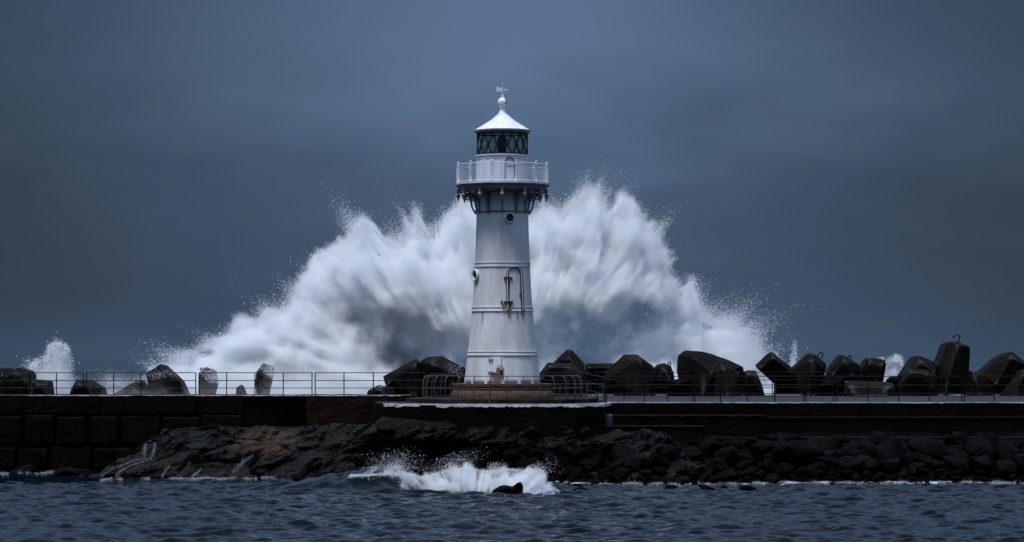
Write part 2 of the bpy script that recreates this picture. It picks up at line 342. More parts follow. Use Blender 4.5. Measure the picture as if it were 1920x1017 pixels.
# portholes
def porthole(th, Y, r=.235):
    z = Z(Y); c = S(th, z, 0); nrm = Vector((math.sin(th), -math.cos(th), 0)); a = Vector((math.cos(th), math.sin(th), 0)); b = Vector((0, 0, 1))
    ob_ = thing('porthole', c, None, None); ob_.parent = LH; ob_.location = c - LH.location
    def ring(prof, mat, name):
        mb = MB(); vs = []; fs = []; n = 28
        for rr, dd in prof:
            for k in range(n):
                q = 2 * math.pi * k / n; vs.append(c + nrm * dd + a * rr * math.cos(q) + b * rr * math.sin(q))
        for i in range(len(prof) - 1):
            for k in range(n): fs.append((i * n + k, i * n + (k + 1) % n, (i + 1) * n + (k + 1) % n, (i + 1) * n + k))
        mb.add(vs, fs); return mb, n
    mb, n = ring([(r, -.06), (r, .10), (r * .93, .125), (r * .78, .125), (r * .70, .09), (r * .70, -.06)], M['white'], 'f')
    o1 = mb.build('frame', M['white'], None, smooth=False); o1.parent = ob_; o1.location = -c
    mb, n = ring([(r * .70, .004 + .02), (r * .4, .022), (r * .02, .022)], M['pglass'], 'g')
    o2 = mb.build('pane', M['pglass'], None); o2.parent = ob_; o2.location = -c
    mb, n = ring([(r * .69, .024), (r * .69, .06), (r * .46, .05), (r * .44, .026)], M['black'], 'i')
    o3 = mb.build('inner_ring', M['black'], None); o3.parent = ob_; o3.location = -c
    for o_ in (ob_,):
        for k_ in ('label', 'category'):
            if k_ in o_: del o_[k_]
porthole(R(15.5), 411); porthole(R(-65), 517, .27); porthole(R(150), 620, .24)
# hatch, meter box and conduit at the foot
hatch = patch('hatch', lambda u, v: (R(-18 + 17 * u), Z(701) + (Z(668) - Z(701)) * v), M['white'], LH, 8, 8, off1=.022)
for yy in (676, 699):
    mb = MB()
    for k in (-.035, .035): mb.hull([S(R(-18) + k + q, Z(yy) + w, o) for q in (-.016, .016) for w in (-.06, .06) for o in (.02, .06)])
    mb.build('hinge', M['black'], hatch)
mb = MB(); mb.tube([S(R(-16 + 15 * v), Z(701.5), .03) for v in np.linspace(0, 1, 8)], .014, 5); mb.build('hatch_sill', M['rust'], hatch)
mb = MB(); mb.hull([S(th, z, o) for th in (R(-4.0), R(.6)) for z in (Z(694), Z(684)) for o in (.02, .16)]); bx_ = mb.build('meter_box', M['box'], LH, bevel=.01)
mb = MB(); mb.tube([S(R(-1.8), Z(684), .03), S(R(-1.8), Z(668), .03)], .016, 6); mb.build('conduit', M['box'], bx_)
mb = MB(); mb.tube([S(R(-9), Z(697), .03), S(R(-6.5), Z(686), .06), S(R(-4.5), Z(684.5), .1)], .012, 5); mb.build('latch_bar', M['rust'], bx_)
patch('rust_stain', lambda u, v: (R(-19 + 22 * u), Z(720 - 22 * v)), M['stain'], LH, 8, 10, off1=.024, uv=True)
patch('rust_stain', lambda u, v: (R(-8.5 + 11 * u), Z(720 - 30 * v)), M['stain'], LH, 8, 10, off1=.028, uv=True)
# collar ring under the brackets
mb = MB(); zr = Z(398.5); rr = srad(zr)
mb.lathe([(rr, zr - .035), (rr + .05, zr - .03), (rr + .06, zr), (rr + .05, zr + .03), (rr, zr + .035)], CX, CY, 80); mb.build('collar_ring', M['grey'], LH, smooth=True)
# gallery deck, mouldings
zg = Z(345.5); mb = MB()
mb.lathe([(1.1, zg - .40), (1.55, zg - .36), (1.9, zg - .27), (1.98, zg - .25), (1.99, zg - .16), (2.06, zg - .14), (2.08, zg - .08), (2.12, zg - .06), (2.12, zg), (1.1, zg)], CX, CY, 84); gal = mb.build('gallery_deck', M['grey'], LH)
mb = MB(); mb.lathe([(2.05, zg - .062), (2.135, zg - .062), (2.135, zg + .012), (2.05, zg + .012)], CX, CY, 84, cap=False); mb.build('gallery_rim', M['white'], gal)
for k in range(12):
    th = R(30 * k); cs, sn = math.cos(th), math.sin(th)
    def B(r, z): return (CX + r * sn, CY - r * cs, z)
    mb = MB(); zk = Z(399); ztop = zg - .26
    mb.tube([B(1.16, zk), B(1.27, zk + .05), B(1.36, zk + .25), B(1.40, zk + .5), B(1.5, zk + .72), B(1.72, zk + .88), B(1.97, zk + .92)], .044, 6)
    mb.tube([B(1.17, zk + .35), B(1.25, zk + .55), B(1.33, zk + .75), B(1.5, zk + .80), B(1.62, zk + .70), B(1.60, zk + .58), B(1.50, zk + .58)], .038, 5)
    mb.tube([B(1.17, zk + .62), B(1.3, zk + .92), B(1.6, zk + .97), B(1.72, zk + .85)], .034, 5)
    mb.hull([B(r, z) if 0 else (B(r, z)[0] + q * cs, B(r, z)[1] + q * sn, z) for r in (1.15, 1.98) for z in (ztop - .05, ztop + .02) for q in (-.035, .035)])
    mb.hull([(B(r, z)[0] + q * cs, B(r, z)[1] + q * sn, z) for r in (1.14, 1.20) for z in (zk, ztop) for q in (-.035, .035)])
    br = mb.build('bracket', M['grey'], LH)
    mb = MB(); x, y, _ = B(1.97, 0)
    mb.lathe([(.065, ztop + .0), (.065, ztop - .16), (.045, ztop - .18), (.095, ztop - .23), (.105, ztop - .29), (.08, ztop - .35), (.04, ztop - .37), (.055, ztop - .41), (.005, ztop - .54)], x, y, 8)
    mb.build('pendant', M['grey'], br)
    mb = MB(); x, y, _ = B(rr + .05, 0); mb.lathe([(.03, zr + .09), (.05, zr + .05), (.05, zr - .06), (.02, zr - .10)], x, y, 8); mb.build('bracket_foot', M['grey'], br)
# railing of the gallery
rail = thing('gallery_railing', (CX, CY, zg), None, None); rail.parent = LH; rail.location = (0, 0, zg - 3.32)
def rb(mb, name, mat): o_ = mb.build(name, mat, None); o_.parent = rail; o_.location = (-CX, -CY, -zg); return o_
RG = 2.04; zrt = Z(310.5)
mb = MB()
for z_, r_ in ((zrt, .018), (zg + .07, .013)): mb.tube([(CX + RG * math.sin(a), CY - RG * math.cos(a), z_) for a in np.linspace(0, 2 * math.pi, 97)], r_, 5, False)
rb(mb, 'rail_rings', M['white2'])
mb = MB()
for k in range(96):
    a = 2 * math.pi * k / 96; x, y = CX + RG * math.sin(a), CY - RG * math.cos(a); mb.tube([(x, y, zg), (x, y, zrt)], .009, 4, False)
rb(mb, 'balusters', M['white2'])
for k in range(12):
    a = R(17 + 30 * k); x, y = CX + RG * math.sin(a), CY - RG * math.cos(a)
    mb = MB(); mb.lathe([(.055, zg), (.055, zg + .10), (.03, zg + .14), (.045, zg + .18), (.022, zg + .22), (.02, zrt - .12), (.045, zrt - .08), (.03, zrt - .03), (.035, zrt + .02), (.015, zrt + .04), (.04, zrt + .07), (.03, zrt + .10), (.004, zrt + .13)], x, y, 8); rb(mb, 'baluster_post', M['white2'])
# lantern room
zd = Z(292); mb = MB()
mb.lathe([(1.155, zg), (1.155, zd - .1), (1.17, zd - .08), (1.21, zd - .05), (1.21, zd), (1.12, zd)], CX, CY, 64)
lr = mb.build('lantern_wall', M['white2'], LH)
def L(th, r, z): return (CX + r * math.sin(th), CY - r * math.cos(th), z)
for k in range(16):
    a0 = R(11.25 + 22.5 * k)
    if 0 < k < 1: continue
    mb = MB(); loop = [L(a0 + q * R(8.3), 1.165, z_) for q, z_ in ((-1, zg + .08), (0, zg + .08), (1, zg + .08), (1, zd - .42), (1, zd - .19), (0, zd - .19), (-1, zd - .19), (-1, zd - .42), (-1, zg + .08))]
    mb.tube(loop, .013, 4, False)
    if k != 0: mb.build('wall_panel', M['white2'], lr)
mb = MB(); a0, hw = R(17), R(11); vs = []
pth = [L(a0 - hw, 1.18, zg + .02), L(a0 - hw, 1.18, zd - .42)] + [L(a0 - hw * math.cos(q), 1.18, zd - .42 + .25 * math.sin(q)) for q in np.linspace(0, math.pi, 10)] + [L(a0 + hw, 1.18, zg + .02)]
mb.tube(pth, .02, 6); gd = mb.build('gallery_door', M['black'], lr)
mb = MB(); mb.tube([L(a0 - hw * .7, 1.17, zd - .52), L(a0 - hw * .3, 1.17, zd - .5), L(a0 + hw * .9, 1.19, zd - .5)], .018, 5); mb.build('door_bar', M['grey'], gd)
# glazing
zgl0, zgl1 = Z(291.5), Z(250.5); rg = 1.12
mb = MB(); mb.lathe([(rg, zgl0), (rg, zgl1)], CX, CY, 48, cap=False); mb.build('lantern_glazing', M['glass'], LH, smooth=True)
mb = MB(); NG = 16
for k in range(NG):
    a0 = 2 * math.pi * k / NG
    for sgn in (-1, 1): mb.tube([L(a0 + sgn * v * 2 * math.pi / NG * 1.0, rg + .012, zgl0 + v * (zgl1 - zgl0)) for v in np.linspace(0, 1, 7)], .027, 4)
for z_ in (zgl0 + .02, zgl1 - .02): mb.tube([L(a, rg + .012, z_) for a in np.linspace(0, 2 * math.pi, 65)], .035, 5, False)
mb.build('glazing_bars', M['black'], LH)
mb = MB(); mb.lathe([(.13, zgl0 - .25), (.13, zgl0 + .12), (.2, zgl0 + .15), (.16, zgl0 + .30), (.2, zgl0 + .45), (.15, zgl0 + .55), (.2, zgl0 + .62), (.17, zgl0 + .75), (.05, zgl0 + .8)], CX - .02, CY - .3, 16); mb.build('lamp', M['black'], LH)
mb = MB(); mb.lathe([(1.08, zgl0 + .004), (.02, zgl0 + .004)], CX, CY, 32, cap=False); mb.build('lantern_floor', M['black'], LH)
# eave and roof
ze = Z(249.5); mb = MB(); mb.lathe([(1.08, ze - .03), (1.2, ze - .03), (1.22, ze + .02), (1.28, ze + .05), (1.28, ze + .10), (1.1, ze + .12)], CX, CY, 64); mb.build('gutter', M['grey'], LH)
zr0, zr1 = Z(245.5), Z(214); mb = MB(); NR = 20
prof = [(1.245, zr0 - .02), (1.235, zr0 + .02), (.85, zr0 + .25), (.5, zr0 + .47), (.17, zr1 + .01)]
mb.lathe(prof, CX, CY, NR); roof = mb.build('roof', M['white2'], LH)
mb = MB()
for k in range(NR):
    a0 = 2 * math.pi * k / NR; mb.tube([(CX + (r) * math.cos(a0), CY + (r) * math.sin(a0), z + .008) for r, z in prof[1:]], .014, 4)
mb.build('roof_seams', M['white2'], roof)
mb = MB(); zc = Z(192.5)
mb.lathe([(.19, zr1 - .03), (.18, zr1 + .02), (.17, zr1 + .06), (.13, zr1 + .1), (.115, zr1 + .28), (.16, zr1 + .30), (.165, zr1 + .345), (.12, zr1 + .36)], CX, CY, 20)
mb.lathe([(.22 * math.sin(a), zc - .22 * math.cos(a)) for a in np.linspace(.3, math.pi - .05, 14)], CX, CY, 24)
vent = mb.build('ventilator_ball', M['white2'], LH, smooth=True)
mb = MB(); mb.tube([(CX + .225 * math.sin(.9) * math.sin(a), CY - .225 * math.cos(.9) * math.sin(a) , zc + .225 * math.cos(a)) for a in np.linspace(.8, 1.9, 8)], .022, 5); mb.build('vent_slot', M['black'], vent)
mb = MB(); zv = Z(169); mb.lathe([(.06, Z(183)), (.03, Z(181)), (.045, Z(180)), (.02, Z(178)), (.012, Z(174)), (.012, Z(165)), (.006, Z(155))], CX + .01, CY, 8)
mb.tube([(CX - .24, CY, zv), (CX + .22, CY, zv)], .018, 6); mb.hull([(CX + .14, CY + q, zv + w) for q in (-.01, .01) for w in (-.07, .07)] + [(CX + .27, CY, zv)])
vane = mb.build('weather_vane', M['white2'], LH)
mb = MB(); mb.hull([(CX - .27, CY + q, zv + w) for q in (-.012, .012) for w in (-.06, .15)] + [(CX - .02, CY + q, zv + w) for q in (-.012, .012) for w in (-.09, .09)] + [(CX - .2, CY, zv - .09)]); mb.build('vane_tail', M['white2'], vane)
# plinth
mb = MB(); mb.lathe([(2.0, 3.93), (2.12, 3.965), (2.185, 3.93), (2.20, 3.84), (2.17, 3.76), (2.0, 3.73), (.5, 3.73), (.5, 3.965)][::-1], CX, CY, 40, cap=False)
mb.prism([(CX + 2.18 * math.sin(-a), CY + 2.18 * math.cos(-a)) for a in np.linspace(0, 2 * math.pi, 41)[:-1]][::1], 3.74, 3.955)
pl = mb.build('plinth_cap', M['sandstone'], LH)
mb = MB(); mb.lathe([(.5, 3.2), (2.27, 3.2), (2.30, 3.4), (2.27, 3.56), (2.15, 3.69), (1.9, 3.738), (.5, 3.738)], CX, CY, 48)
pb = mb.build('plinth_base', M['sandstone'], LH, smooth=False)
for o_ in (pl, pb):
    sb = o_.modifiers.new('sub', 'SUBSURF'); sb.levels = sb.render_levels = 0

# ------------------------------------------------------------------ railings
def railing(label, pts, hgt, rails=(1., .66, .33), mat='rail', pr=.026, rr=.018, group='pipe railings along the breakwater', cat='railing', spans=None):
    """pts: list of base points (Vector) for the posts"""
    o = thing('railing', pts[0], label, cat, group)
    for p in pts:
        mb = MB(); mb.tube([p - Vector((0, 0, .02)), p + Vector((0, 0, hgt + .01))], pr, 6); mb.build('post', M[mat], o)
    for f in rails:
        mb = MB()
        for a, b in zip(pts, pts[1:]):
            s1 = Vector((0, 0, hgt * f)); mb.tube([a + s1, b + s1], rr, 6)
        mb.build('rail', M[mat], o)
    return o
def base(X, d, z): return Vector(((X - 960) / F * d, d, z))
ZL = 3.40; DL = 121.0
for lab, xs_ in (('black pipe railing on the left end of the sea wall', (-45, 7, 56, 106, 156)), ('black pipe railing in front of the tallest pointed block on the left', (162, 213, 264, 315, 367)),
                 ('black pipe railing in front of the spray-covered small blocks', (373, 425, 478, 531, 585)), ('black pipe railing running from the double post to the lighthouse platform', (591, 645, 700, 752, 796))):
    railing(lab, [base(X, DL, ZL) for X in xs_], 1.03)
def deck_z(d): return 3.14 + (d - 118) * .01
fr = [(1134, 117.0), (1170, 118.1), (1208, 118.1), (1251, 118.1), (1299, 118.1)], [(1303, 118.1), (1351, 118.1), (1401, 118.1), (1453, 118.1), (1507, 118.1)], [(1511, 118.1), (1563, 118.1)], [(1569, 118.1), (1627, 118.1), (1685, 118.1), (1743, 118.1), (1803, 118.1)], [(1808, 118.1), (1864, 118.1), (1922, 118.1), (1980, 118.1)]
fl = ['front deck railing starting beside the round platform', 'front deck railing before the leaning slab and the small trapezoid block', 'short two post front deck railing before the hooked block', 'front deck railing before the brown flat boulder and tallest block', 'front deck railing at the far right end']
for q, lab in zip(fr, fl): railing(lab, [base(X, d, deck_z(d) + .02) for X, d in q], 1.13)
bk = [(1115, 1172, 1228, 1284), (1341, 1395, 1448, 1500, 1552), (1610, 1668, 1726, 1784, 1842)]
bl = ['rear deck railing before the big blunt pyramid block', 'rear deck railing before the diamond and hooked blocks', 'rear deck railing before the tallest tapering block']
for q, lab in zip(bk[:2], bl): railing(lab, [base(X, 130.4, 3.27) for X in q], 1.12, pr=.024, rr=.016)
railing('dark railing behind the left side of the lighthouse plinth', [base(X, 125.5, 3.3) for X in (805, 822, 845, 868, 890)], 1.05)
railing('dark railing behind the right side of the lighthouse plinth', [base(X, 127, 3.3) for X in (1020, 1055, 1090, 1108)], 1.08)
# low railing on the platform's rounded front
railing('low brown railing along the front edge of the round platform', [base(X, d, 3.13) for X, d in ((844, 114.5), (918, 114.25), (987, 114.2), (1050, 114.3), (1101, 114.6), (1131, 115.2))], .86, rails=(1., .5), mat='rustrail', pr=.02, rr=.014)
railing('short dark railing stepping back from the platform to the deck', [base(1137, 115.6, 3.14), base(1120, 119.5, 3.2), base(1098, 124.0, 3.25)], 1.1)
# guard rail ring with bowed posts around the plinth
gr = thing('guard_rail', (CX, CY, 3.33), 'weathered ring of bowed posts and rails around the lighthouse plinth', 'guard rail')
RR = 3.55; NP = 30
for k in range(NP):
    a = 2 * math.pi * (k + .3) / NP; mb = MB()
    def G(r, z): return (CX + r * math.sin(a), CY - r * math.cos(a), z)
    mb.tube([G(RR, 3.3), G(RR + .02, 3.6), G(RR + .01, 4.0), G(RR - .03, 4.17), G(RR - .11, 4.27), G(RR - .22, 4.30)], .024, 6); mb.build('post', M['rustrail'], gr)
for r_, z_, q in ((RR - .20, 4.305, .02), (RR - .02, 3.76, .016), (RR + .0, 3.37, .014)):
    mb = MB(); mb.tube([(CX + r_ * math.sin(a), CY - r_ * math.cos(a), z_) for a in np.linspace(0, 2 * math.pi, 73)], q, 6, False); mb.build('rail', M['rustrail'], gr)

# ------------------------------------------------------------------ quay: deck, platform, ledges, walls
def noisy(mb, name, mat, parent=None, cuts=3, amp=.03, sc_=1.5, bevel=0):
    """builds with subdivided, slightly uneven faces"""
    ob = mb.build(name, mat, parent)
    bm = bmesh.new(); bm.from_mesh(ob.data)
    for _ in range(cuts):
        L_ = [e for e in bm.edges if e.calc_length() > .35]
        if not L_: break
        bmesh.ops.subdivide_edges(bm, edges=L_, cuts=1, use_grid_fill=True)
    off = ob.matrix_world.translation if parent is None else Vector((0, 0, 0))
    for v in bm.verts:
        p = v.co * sc_; v.co += Vector((mnoise.noise(p), mnoise.noise(p + Vector((31, 0, 0))), .6 * mnoise.noise(p + Vector((0, 47, 0))))) * amp
    bm.to_mesh(ob.data); bm.free(); return ob
def edge_strip(mb, p, q, h=.05, w_=.10, n=60, j=.02):
    p, q = Vector(p), Vector(q); d = (q - p).normalized(); nr = Vector((d.y, -d.x, 0)); vs = []; fs = []
    for i in range(n + 1):
        c = p.lerp(q, i / n); a = .5 + .5 * mnoise.noise(c * 2.3); b = mnoise.noise(c * 7.1)
        hh = h * (.55 + .7 * a) + j * b; o = nr * (.012 + .02 * a)
        vs += [c + o - Vector((0, 0, hh)), c + o + Vector((0, 0, .012)), c - nr * w_ * (.6 + .6 * a) + Vector((0, 0, .012)), c - nr * w_ * .6 - Vector((0, 0, hh))]
        if i:
            k = (i - 1) * 4; fs += [(k + x, k + (x + 1) % 4, k + 4 + (x + 1) % 4, k + 4 + x) for x in range(4)]
    mb.add(vs, fs)
pier = thing('pier', (10, 124, 0), 'dark concrete pier deck with pale front edge beside the lighthouse', 'pier')
xr0 = (1137 - 960) / F * 118
mb = MB(); mb.add([(xr0, 118, 3.14), (40, 118, 3.14), (40, 131, 3.27), (-1.0, 131, 3.27), (-1., 121.5, 3.175), (xr0, 121.5, 3.175)] + [(xr0, 118, -.6), (40, 118, -.6), (40, 131, -.6), (-1., 131, -.6), (-1., 121.5, -.6), (xr0, 121.5, -.6)],
             [(0, 1, 2, 3, 4, 5), (0, 6, 7, 1), (1, 7, 8, 2), (2, 8, 9, 3), (3, 9, 10, 4), (4, 10, 11, 5), (5, 11, 6, 0)])
me_deck = mb.build('deck', M['deck'], pier)
mb = MB(); mb.box(xr0 + .02, 40, 117.9, 117.995, -.5, 3.125); noisy(mb, 'front_face', M['wall'], pier, 5, .02)
mb = MB(); edge_strip(mb, (xr0, 117.93, 3.145), (40, 117.93, 3.145), .035, .08, 260, .006); mb.build('edge', M['lit_edge'], pier)
mb = MB(); edge_strip(mb, (3.2, 130.6, 3.285), (24, 130.6, 3.285), .02, .09, 200, .01); mb.build('rear_edge', M['lit_edge'], pier)
# steps in front of the pier
def ledge(label, x0, x1, y0, y1, ztop, zbot, mat, tilt=0.):
    mb = MB(); mb.add([(x0, y0, zbot), (x1, y0, zbot), (x1, y1, zbot), (x0, y1, zbot), (x0, y0, ztop), (x1, y0, ztop + tilt), (x1, y1, ztop + .03 + tilt), (x0, y1, ztop + .03)],
                      [(0, 3, 2, 1), (4, 5, 6, 7), (0, 1, 5, 4), (1, 2, 6, 5), (2, 3, 7, 6), (3, 0, 4, 7)])
    o = noisy(mb, 'ledge', M[mat], None, 6, .025, 1.1); tag(o, label, 'ledge', 'concrete ledges under the pier'); m2 = MB(); edge_strip(m2, (x0, y0 - .03, ztop + .01), (x1, y0 - .03, ztop + .01 + tilt), .03, .10, 160, .03); m2.build('edge', M['ledge_light'], o); return o
ledge('long narrow concrete ledge directly under the pier face', 7.6, 40, 116.9, 117.9, 2.50, -.5, 'wall', .03)
ledge('lower dark ledge beside the corner of the round platform', 4.3, 11.0, 116.0, 117.9, 2.60, -.5, 'wall')
ledge('shallow step running right from under the round platform', .5, 8.2, 114.9, 116.2, 2.18, -.5, 'wall')
ledge('wide low brown ledge behind the top of the boulder heap', 7.4, 40, 115.1, 116.9, 1.68, -.5, 'conc_brown')
# platform
plat = thing('round_platform', (CX, 117.5, 0), 'low masonry platform with crusty lit wet rim carrying the lighthouse', 'platform')
L0 = at(720, 758, 115.5); pp = [((720 - 960) / F * 115.6, 115.6), ((742 - 960) / F * 114.5, 114.5), ((830 - 960) / F * 114.05, 114.05), ((1010 - 960) / F * 114.0, 114.0), ((1085 - 960) / F * 114.3, 114.3), ((1132 - 960) / F * 115.0, 115.0), (4.35, 117.99), (4.35, 124.5), (-6.4, 124.5), (-6.1, 118.5)]
mb = MB(); mb.prism(pp, -.5, 3.10); noisy(mb, 'wall', M['wall'], plat, 6, .05, 1.3)
mb = MB(); n_ = len(pp); ins = [(CX + (x - CX) * .985, 119 + (y - 119) * .985) for x, y in pp]
mb.prism(ins, 3.0, 3.135); mb.prism([(CX + 4.3 * math.sin(-a), CY + 4.0 * math.cos(-a)) for a in np.linspace(0, 2 * math.pi, 33)[:-1]], 3.0, 3.30)
noisy(mb, 'top', M['pad'], plat, 5, .03, 1.8)
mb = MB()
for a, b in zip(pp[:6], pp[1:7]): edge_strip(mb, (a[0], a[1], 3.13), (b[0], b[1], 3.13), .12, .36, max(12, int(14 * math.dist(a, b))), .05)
mb.build('rim', M['lit_edge'], plat)
mb = MB(); mb.lathe([(.26, -.3), (.26, 2.6), (.2, 2.68), (.05, 2.7)], (1138 - 960) / F * 116.2, 116.0, 14); noisy(mb, 'bollard', M['concrete'], plat, 2, .03)
# pale sloped footing at the platform's left foot
foot = []
for X, Y, d in ((702, 797, 114.0), (708, 789, 114.3), (717, 782, 114.7), (735, 784, 114.05), (775, 789, 113.95), (850, 794, 113.98), (850, 806, 113.8), (712, 806, 113.7)):
    p = at(X, Y, d); foot.append(p)
mb = MB(); mb.hull(foot + [p + Vector((.2, 1.8, -.5)) for p in foot]); o = noisy(mb, 'footing', M['sandwall'], plat, 4, .05, 3)
# left sea wall
sw = thing('sea_wall', (-15, 121, 0), 'dark sea wall of big worn blocks left of the platform', 'sea wall')
mb = MB()
segs = [(-60, 62), (64, 183), (185, 232), (234, 365), (367, 455)]
for a, b in segs:
    x0, x1 = (a - 960) / F * DL, (b - 960) / F * DL; mb.box(x0, x1, DL - .02 + random.uniform(-.08, .05), DL + 4, 2.62, ZL)
noisy(mb, 'cap_course', M['wall'], sw, 5, .05, 1.6)
mb = MB(); mb.box((457 - 960) / F * DL, (572 - 960) / F * DL, DL + .05, DL + 4, .4, ZL - .005); noisy(mb, 'black_panel', M['basalt'], sw, 5, .03, 1.4)
mb = MB(); mb.box((574 - 960) / F * DL, (770 - 960) / F * DL, DL - .03, DL + 4, 1.0, ZL); noisy(mb, 'brown_panel', M['sandwall'], sw, 6, .05, 2.2)
mb = MB(); mb.box(-60, -11.9, DL + .12, DL + 4, -.6, 2.64); noisy(mb, 'backing', M['basalt'], sw, 3, .02)
ob_rows = [(2.55, 1.18, [(-40, 42), (48, 102), (107, 160), (173, 222), (230, 300), (305, 375), (380, 455)]), (1.1, .1, [(-60, 30), (36, 90), (98, 170), (178, 250), (256, 330)])]
for zt_, zb_, cs in ob_rows:
    for a, b in cs:
        x0, x1 = (a - 960) / F * DL, (b - 960) / F * DL; jj = random.uniform(-.12, .04); mb = MB()
        mb.box(x0, x1, DL - .12 + jj, DL + .6, zb_ + random.uniform(0, .1), zt_ - random.uniform(0, .12)); o = noisy(mb, 'wall_block', M['wall'], sw, 4, .045, 2.0)
        bv = o.modifiers.new('b', 'BEVEL'); bv.width = .09; bv.segments = 2; bv.limit_method = 'ANGLE'; bv.angle_limit = R(50)
mb = MB(); edge_strip(mb, (-35, DL - .02, ZL + .01), ((770 - 960) / F * DL, DL - .02, ZL + .01), .03, .08, 420, .02); mb.build('edge', M['lit_edge'], sw)

# ------------------------------------------------------------------ concrete armour blocks
def block(label, outline, front, d, thick=2.2, bulge=.9, mat='concrete', hook=None, back=.9, bev=.035, name='armour_block'):
    o3 = [at(X, Y, d) for X, Y in outline]; c = sum(o3, Vector()) / len(o3)
    pts = list(o3) + [Vector((c.x + (p.x - c.x) * back, p.y + thick, c.z + (p.z - c.z) * back)) for p in o3]
    for q in front:
        X, Y = q[0], q[1]; b = q[2] if len(q) > 2 else bulge; pts.append(at(X, Y, d - b))
    mb = MB(); mb.hull(pts); org = Vector((c.x, c.y, min(p.z for p in o3)))
    ob = mb.build(name, M[mat], None, origin=org); bm = bmesh.new(); bm.from_mesh(ob.data); bmesh.ops.dissolve_limit(bm, angle_limit=.05, verts=bm.verts[:], edges=bm.edges[:])
    bmesh.ops.bevel(bm, geom=bm.edges[:], offset=bev, segments=2, affect='EDGES', profile=.6, clamp_overlap=True); bmesh.ops.triangulate(bm, faces=bm.faces[:])
    for _ in range(3):
        L_ = [e for e in bm.edges if e.calc_length() > .28]
        if L_: bmesh.ops.subdivide_edges(bm, edges=L_, cuts=1)
    bm.normal_update()
    for v_ in bm.verts: q = v_.co + org; v_.co += v_.normal * (.014 * mnoise.noise(q * 3.1) + .02 * mnoise.noise(q * .8) - .018 * max(0, mnoise.noise(q * 6.3)))
    bm.to_mesh(ob.data); bm.free(); tag(ob, label, 'boulder' if name == 'boulder' else 'concrete block', 'concrete armour blocks along the breakwater' if name != 'boulder' else None)
    if hook:
        hp = [at(X, Y, d + .6) for X, Y in hook]; mb = MB(); mb.tube(hp, .032, 6); mb.build('lifting_hook', M['black'], ob, smooth=True)
    return ob
B = block
B('small hazy block at the far left end of the row', [(-10, 696), (0, 691), (10, 689), (17, 700), (18, 748), (-10, 748)], [(4, 705)], 134)
B('dark hunched block left of the small left splash', [(-4, 748), (0, 714), (15, 703), (33, 689), (50, 694), (56, 702), (58, 748)], [(28, 700), (38, 742), (50, 715)], 131)
B('small brownish block just below the small left splash', [(61, 714), (66, 711), (92, 714), (97, 748), (60, 748)], [(68, 722, .5), (88, 722, .5), (90, 745, .5)], 128.5, 1.4, .4, 'conc_brown')
B('dark low trapezoid block behind the second railing post', [(129, 748), (134, 727), (145, 711), (158, 712), (188, 728), (194, 748)], [(146, 722), (165, 724), (176, 745)], 128.5)
B('hazy low block between the trapezoid and the pointed block', [(196, 748), (230, 728), (256, 713), (264, 714), (284, 748)], [(250, 728), (262, 745)], 132)
B('tallest pointed block on the left, tip above the railing', [(273, 700), (301, 682), (338, 716), (352, 748), (281, 748), (276, 710)], [(303, 705), (312, 745), (288, 712)], 131, 2.5)
B('small speckled block with a hook beside the double railing posts', [(374, 698), (386, 688), (401, 693), (405, 722), (388, 730), (374, 728), (372, 748), (398, 748)], [(390, 700)], 132, 1.6, .6, hook=[(377, 695), (375, 691), (378, 690), (382, 697)])
B('small block half lost in white spray', [(480, 698), (493, 681), (512, 688), (507, 712), (490, 728), (478, 722), (482, 748), (500, 748)], [(494, 696)], 133, 1.6, .6)
B('tiny dark block showing over the left wall edge', [(440, 748), (443, 727), (452, 721), (460, 738), (462, 748)], [(450, 733, .4)], 129, 1., .4)
B('low flat block left of the sharp ridged block', [(684, 748), (690, 732), (710, 722), (735, 727), (746, 748)], [(712, 731), (720, 745)], 128.5)
B('large sharp ridged block rising left of the lighthouse', [(718, 706), (781, 671), (786, 678), (790, 748), (735, 748), (722, 722)], [(779, 684, 1.0), (780, 745, 1.0), (730, 716, .5)], 131, 3)
B('dark rounded block behind spray beside the lighthouse plinth', [(783, 748), (784, 680), (800, 670), (828, 667), (850, 678), (876, 692), (880, 748)], [(812, 682), (845, 700), (820, 742)], 133.5, 3, 1.2, bev=.06)
B('grey pyramid top behind the row just right of the tower', [(1036, 682), (1064, 654), (1071, 655), (1096, 682), (1101, 748), (1036, 748)], [(1067, 672, .6), (1085, 700)], 137, 2.5, mat='conc_brown')
B('black flat topped block touching the tower on the right', [(1010, 702), (1027, 680), (1072, 681), (1094, 698), (1104, 748), (1008, 748)], [(1031, 688), (1068, 690), (1090, 712), (1016, 712)], 131, hook=[(1049, 682), (1050, 675), (1054, 674), (1057, 682)])
B('low wide block between the pyramid and the blunt block', [(1094, 748), (1098, 681), (1152, 681), (1158, 748)], [(1104, 690, .3), (1146, 690, .3)], 134.5)
B('big blunt pyramid block with a flat top', [(1118, 748), (1133, 698), (1170, 665), (1195, 665), (1224, 686), (1231, 698), (1232, 748)], [(1176, 674, .5), (1199, 673, .8), (1218, 748, 1.2), (1140, 710, .5)], 131, 3)
B('small rounded lump with a thick lifting hook', [(1226, 690), (1232, 684), (1245, 681), (1258, 686), (1264, 700), (1268, 748), (1226, 748)], [(1244, 694, .5), (1256, 712, .6)], 131.5, 1.8, hook=[(1252, 691), (1253, 681), (1256, 678), (1258, 682), (1255, 690)])
B('low dark block filling the gap left of the slab', [(1250, 748), (1255, 715), (1280, 708), (1296, 712), (1296, 748)], [(1270, 722, .5)], 129.5, 1.5, mat='basalt')
B('huge leaning slab with a long sloping top', [(1270, 698), (1272, 666), (1284, 657), (1314, 659), (1335, 664), (1372, 678), (1393, 688), (1395, 697), (1391, 748), (1282, 748)], [(1300, 672, .7), (1349, 679, .9), (1372, 692, 1.0), (1335, 700, 1.5), (1318, 742, 1.5)], 131, 3)
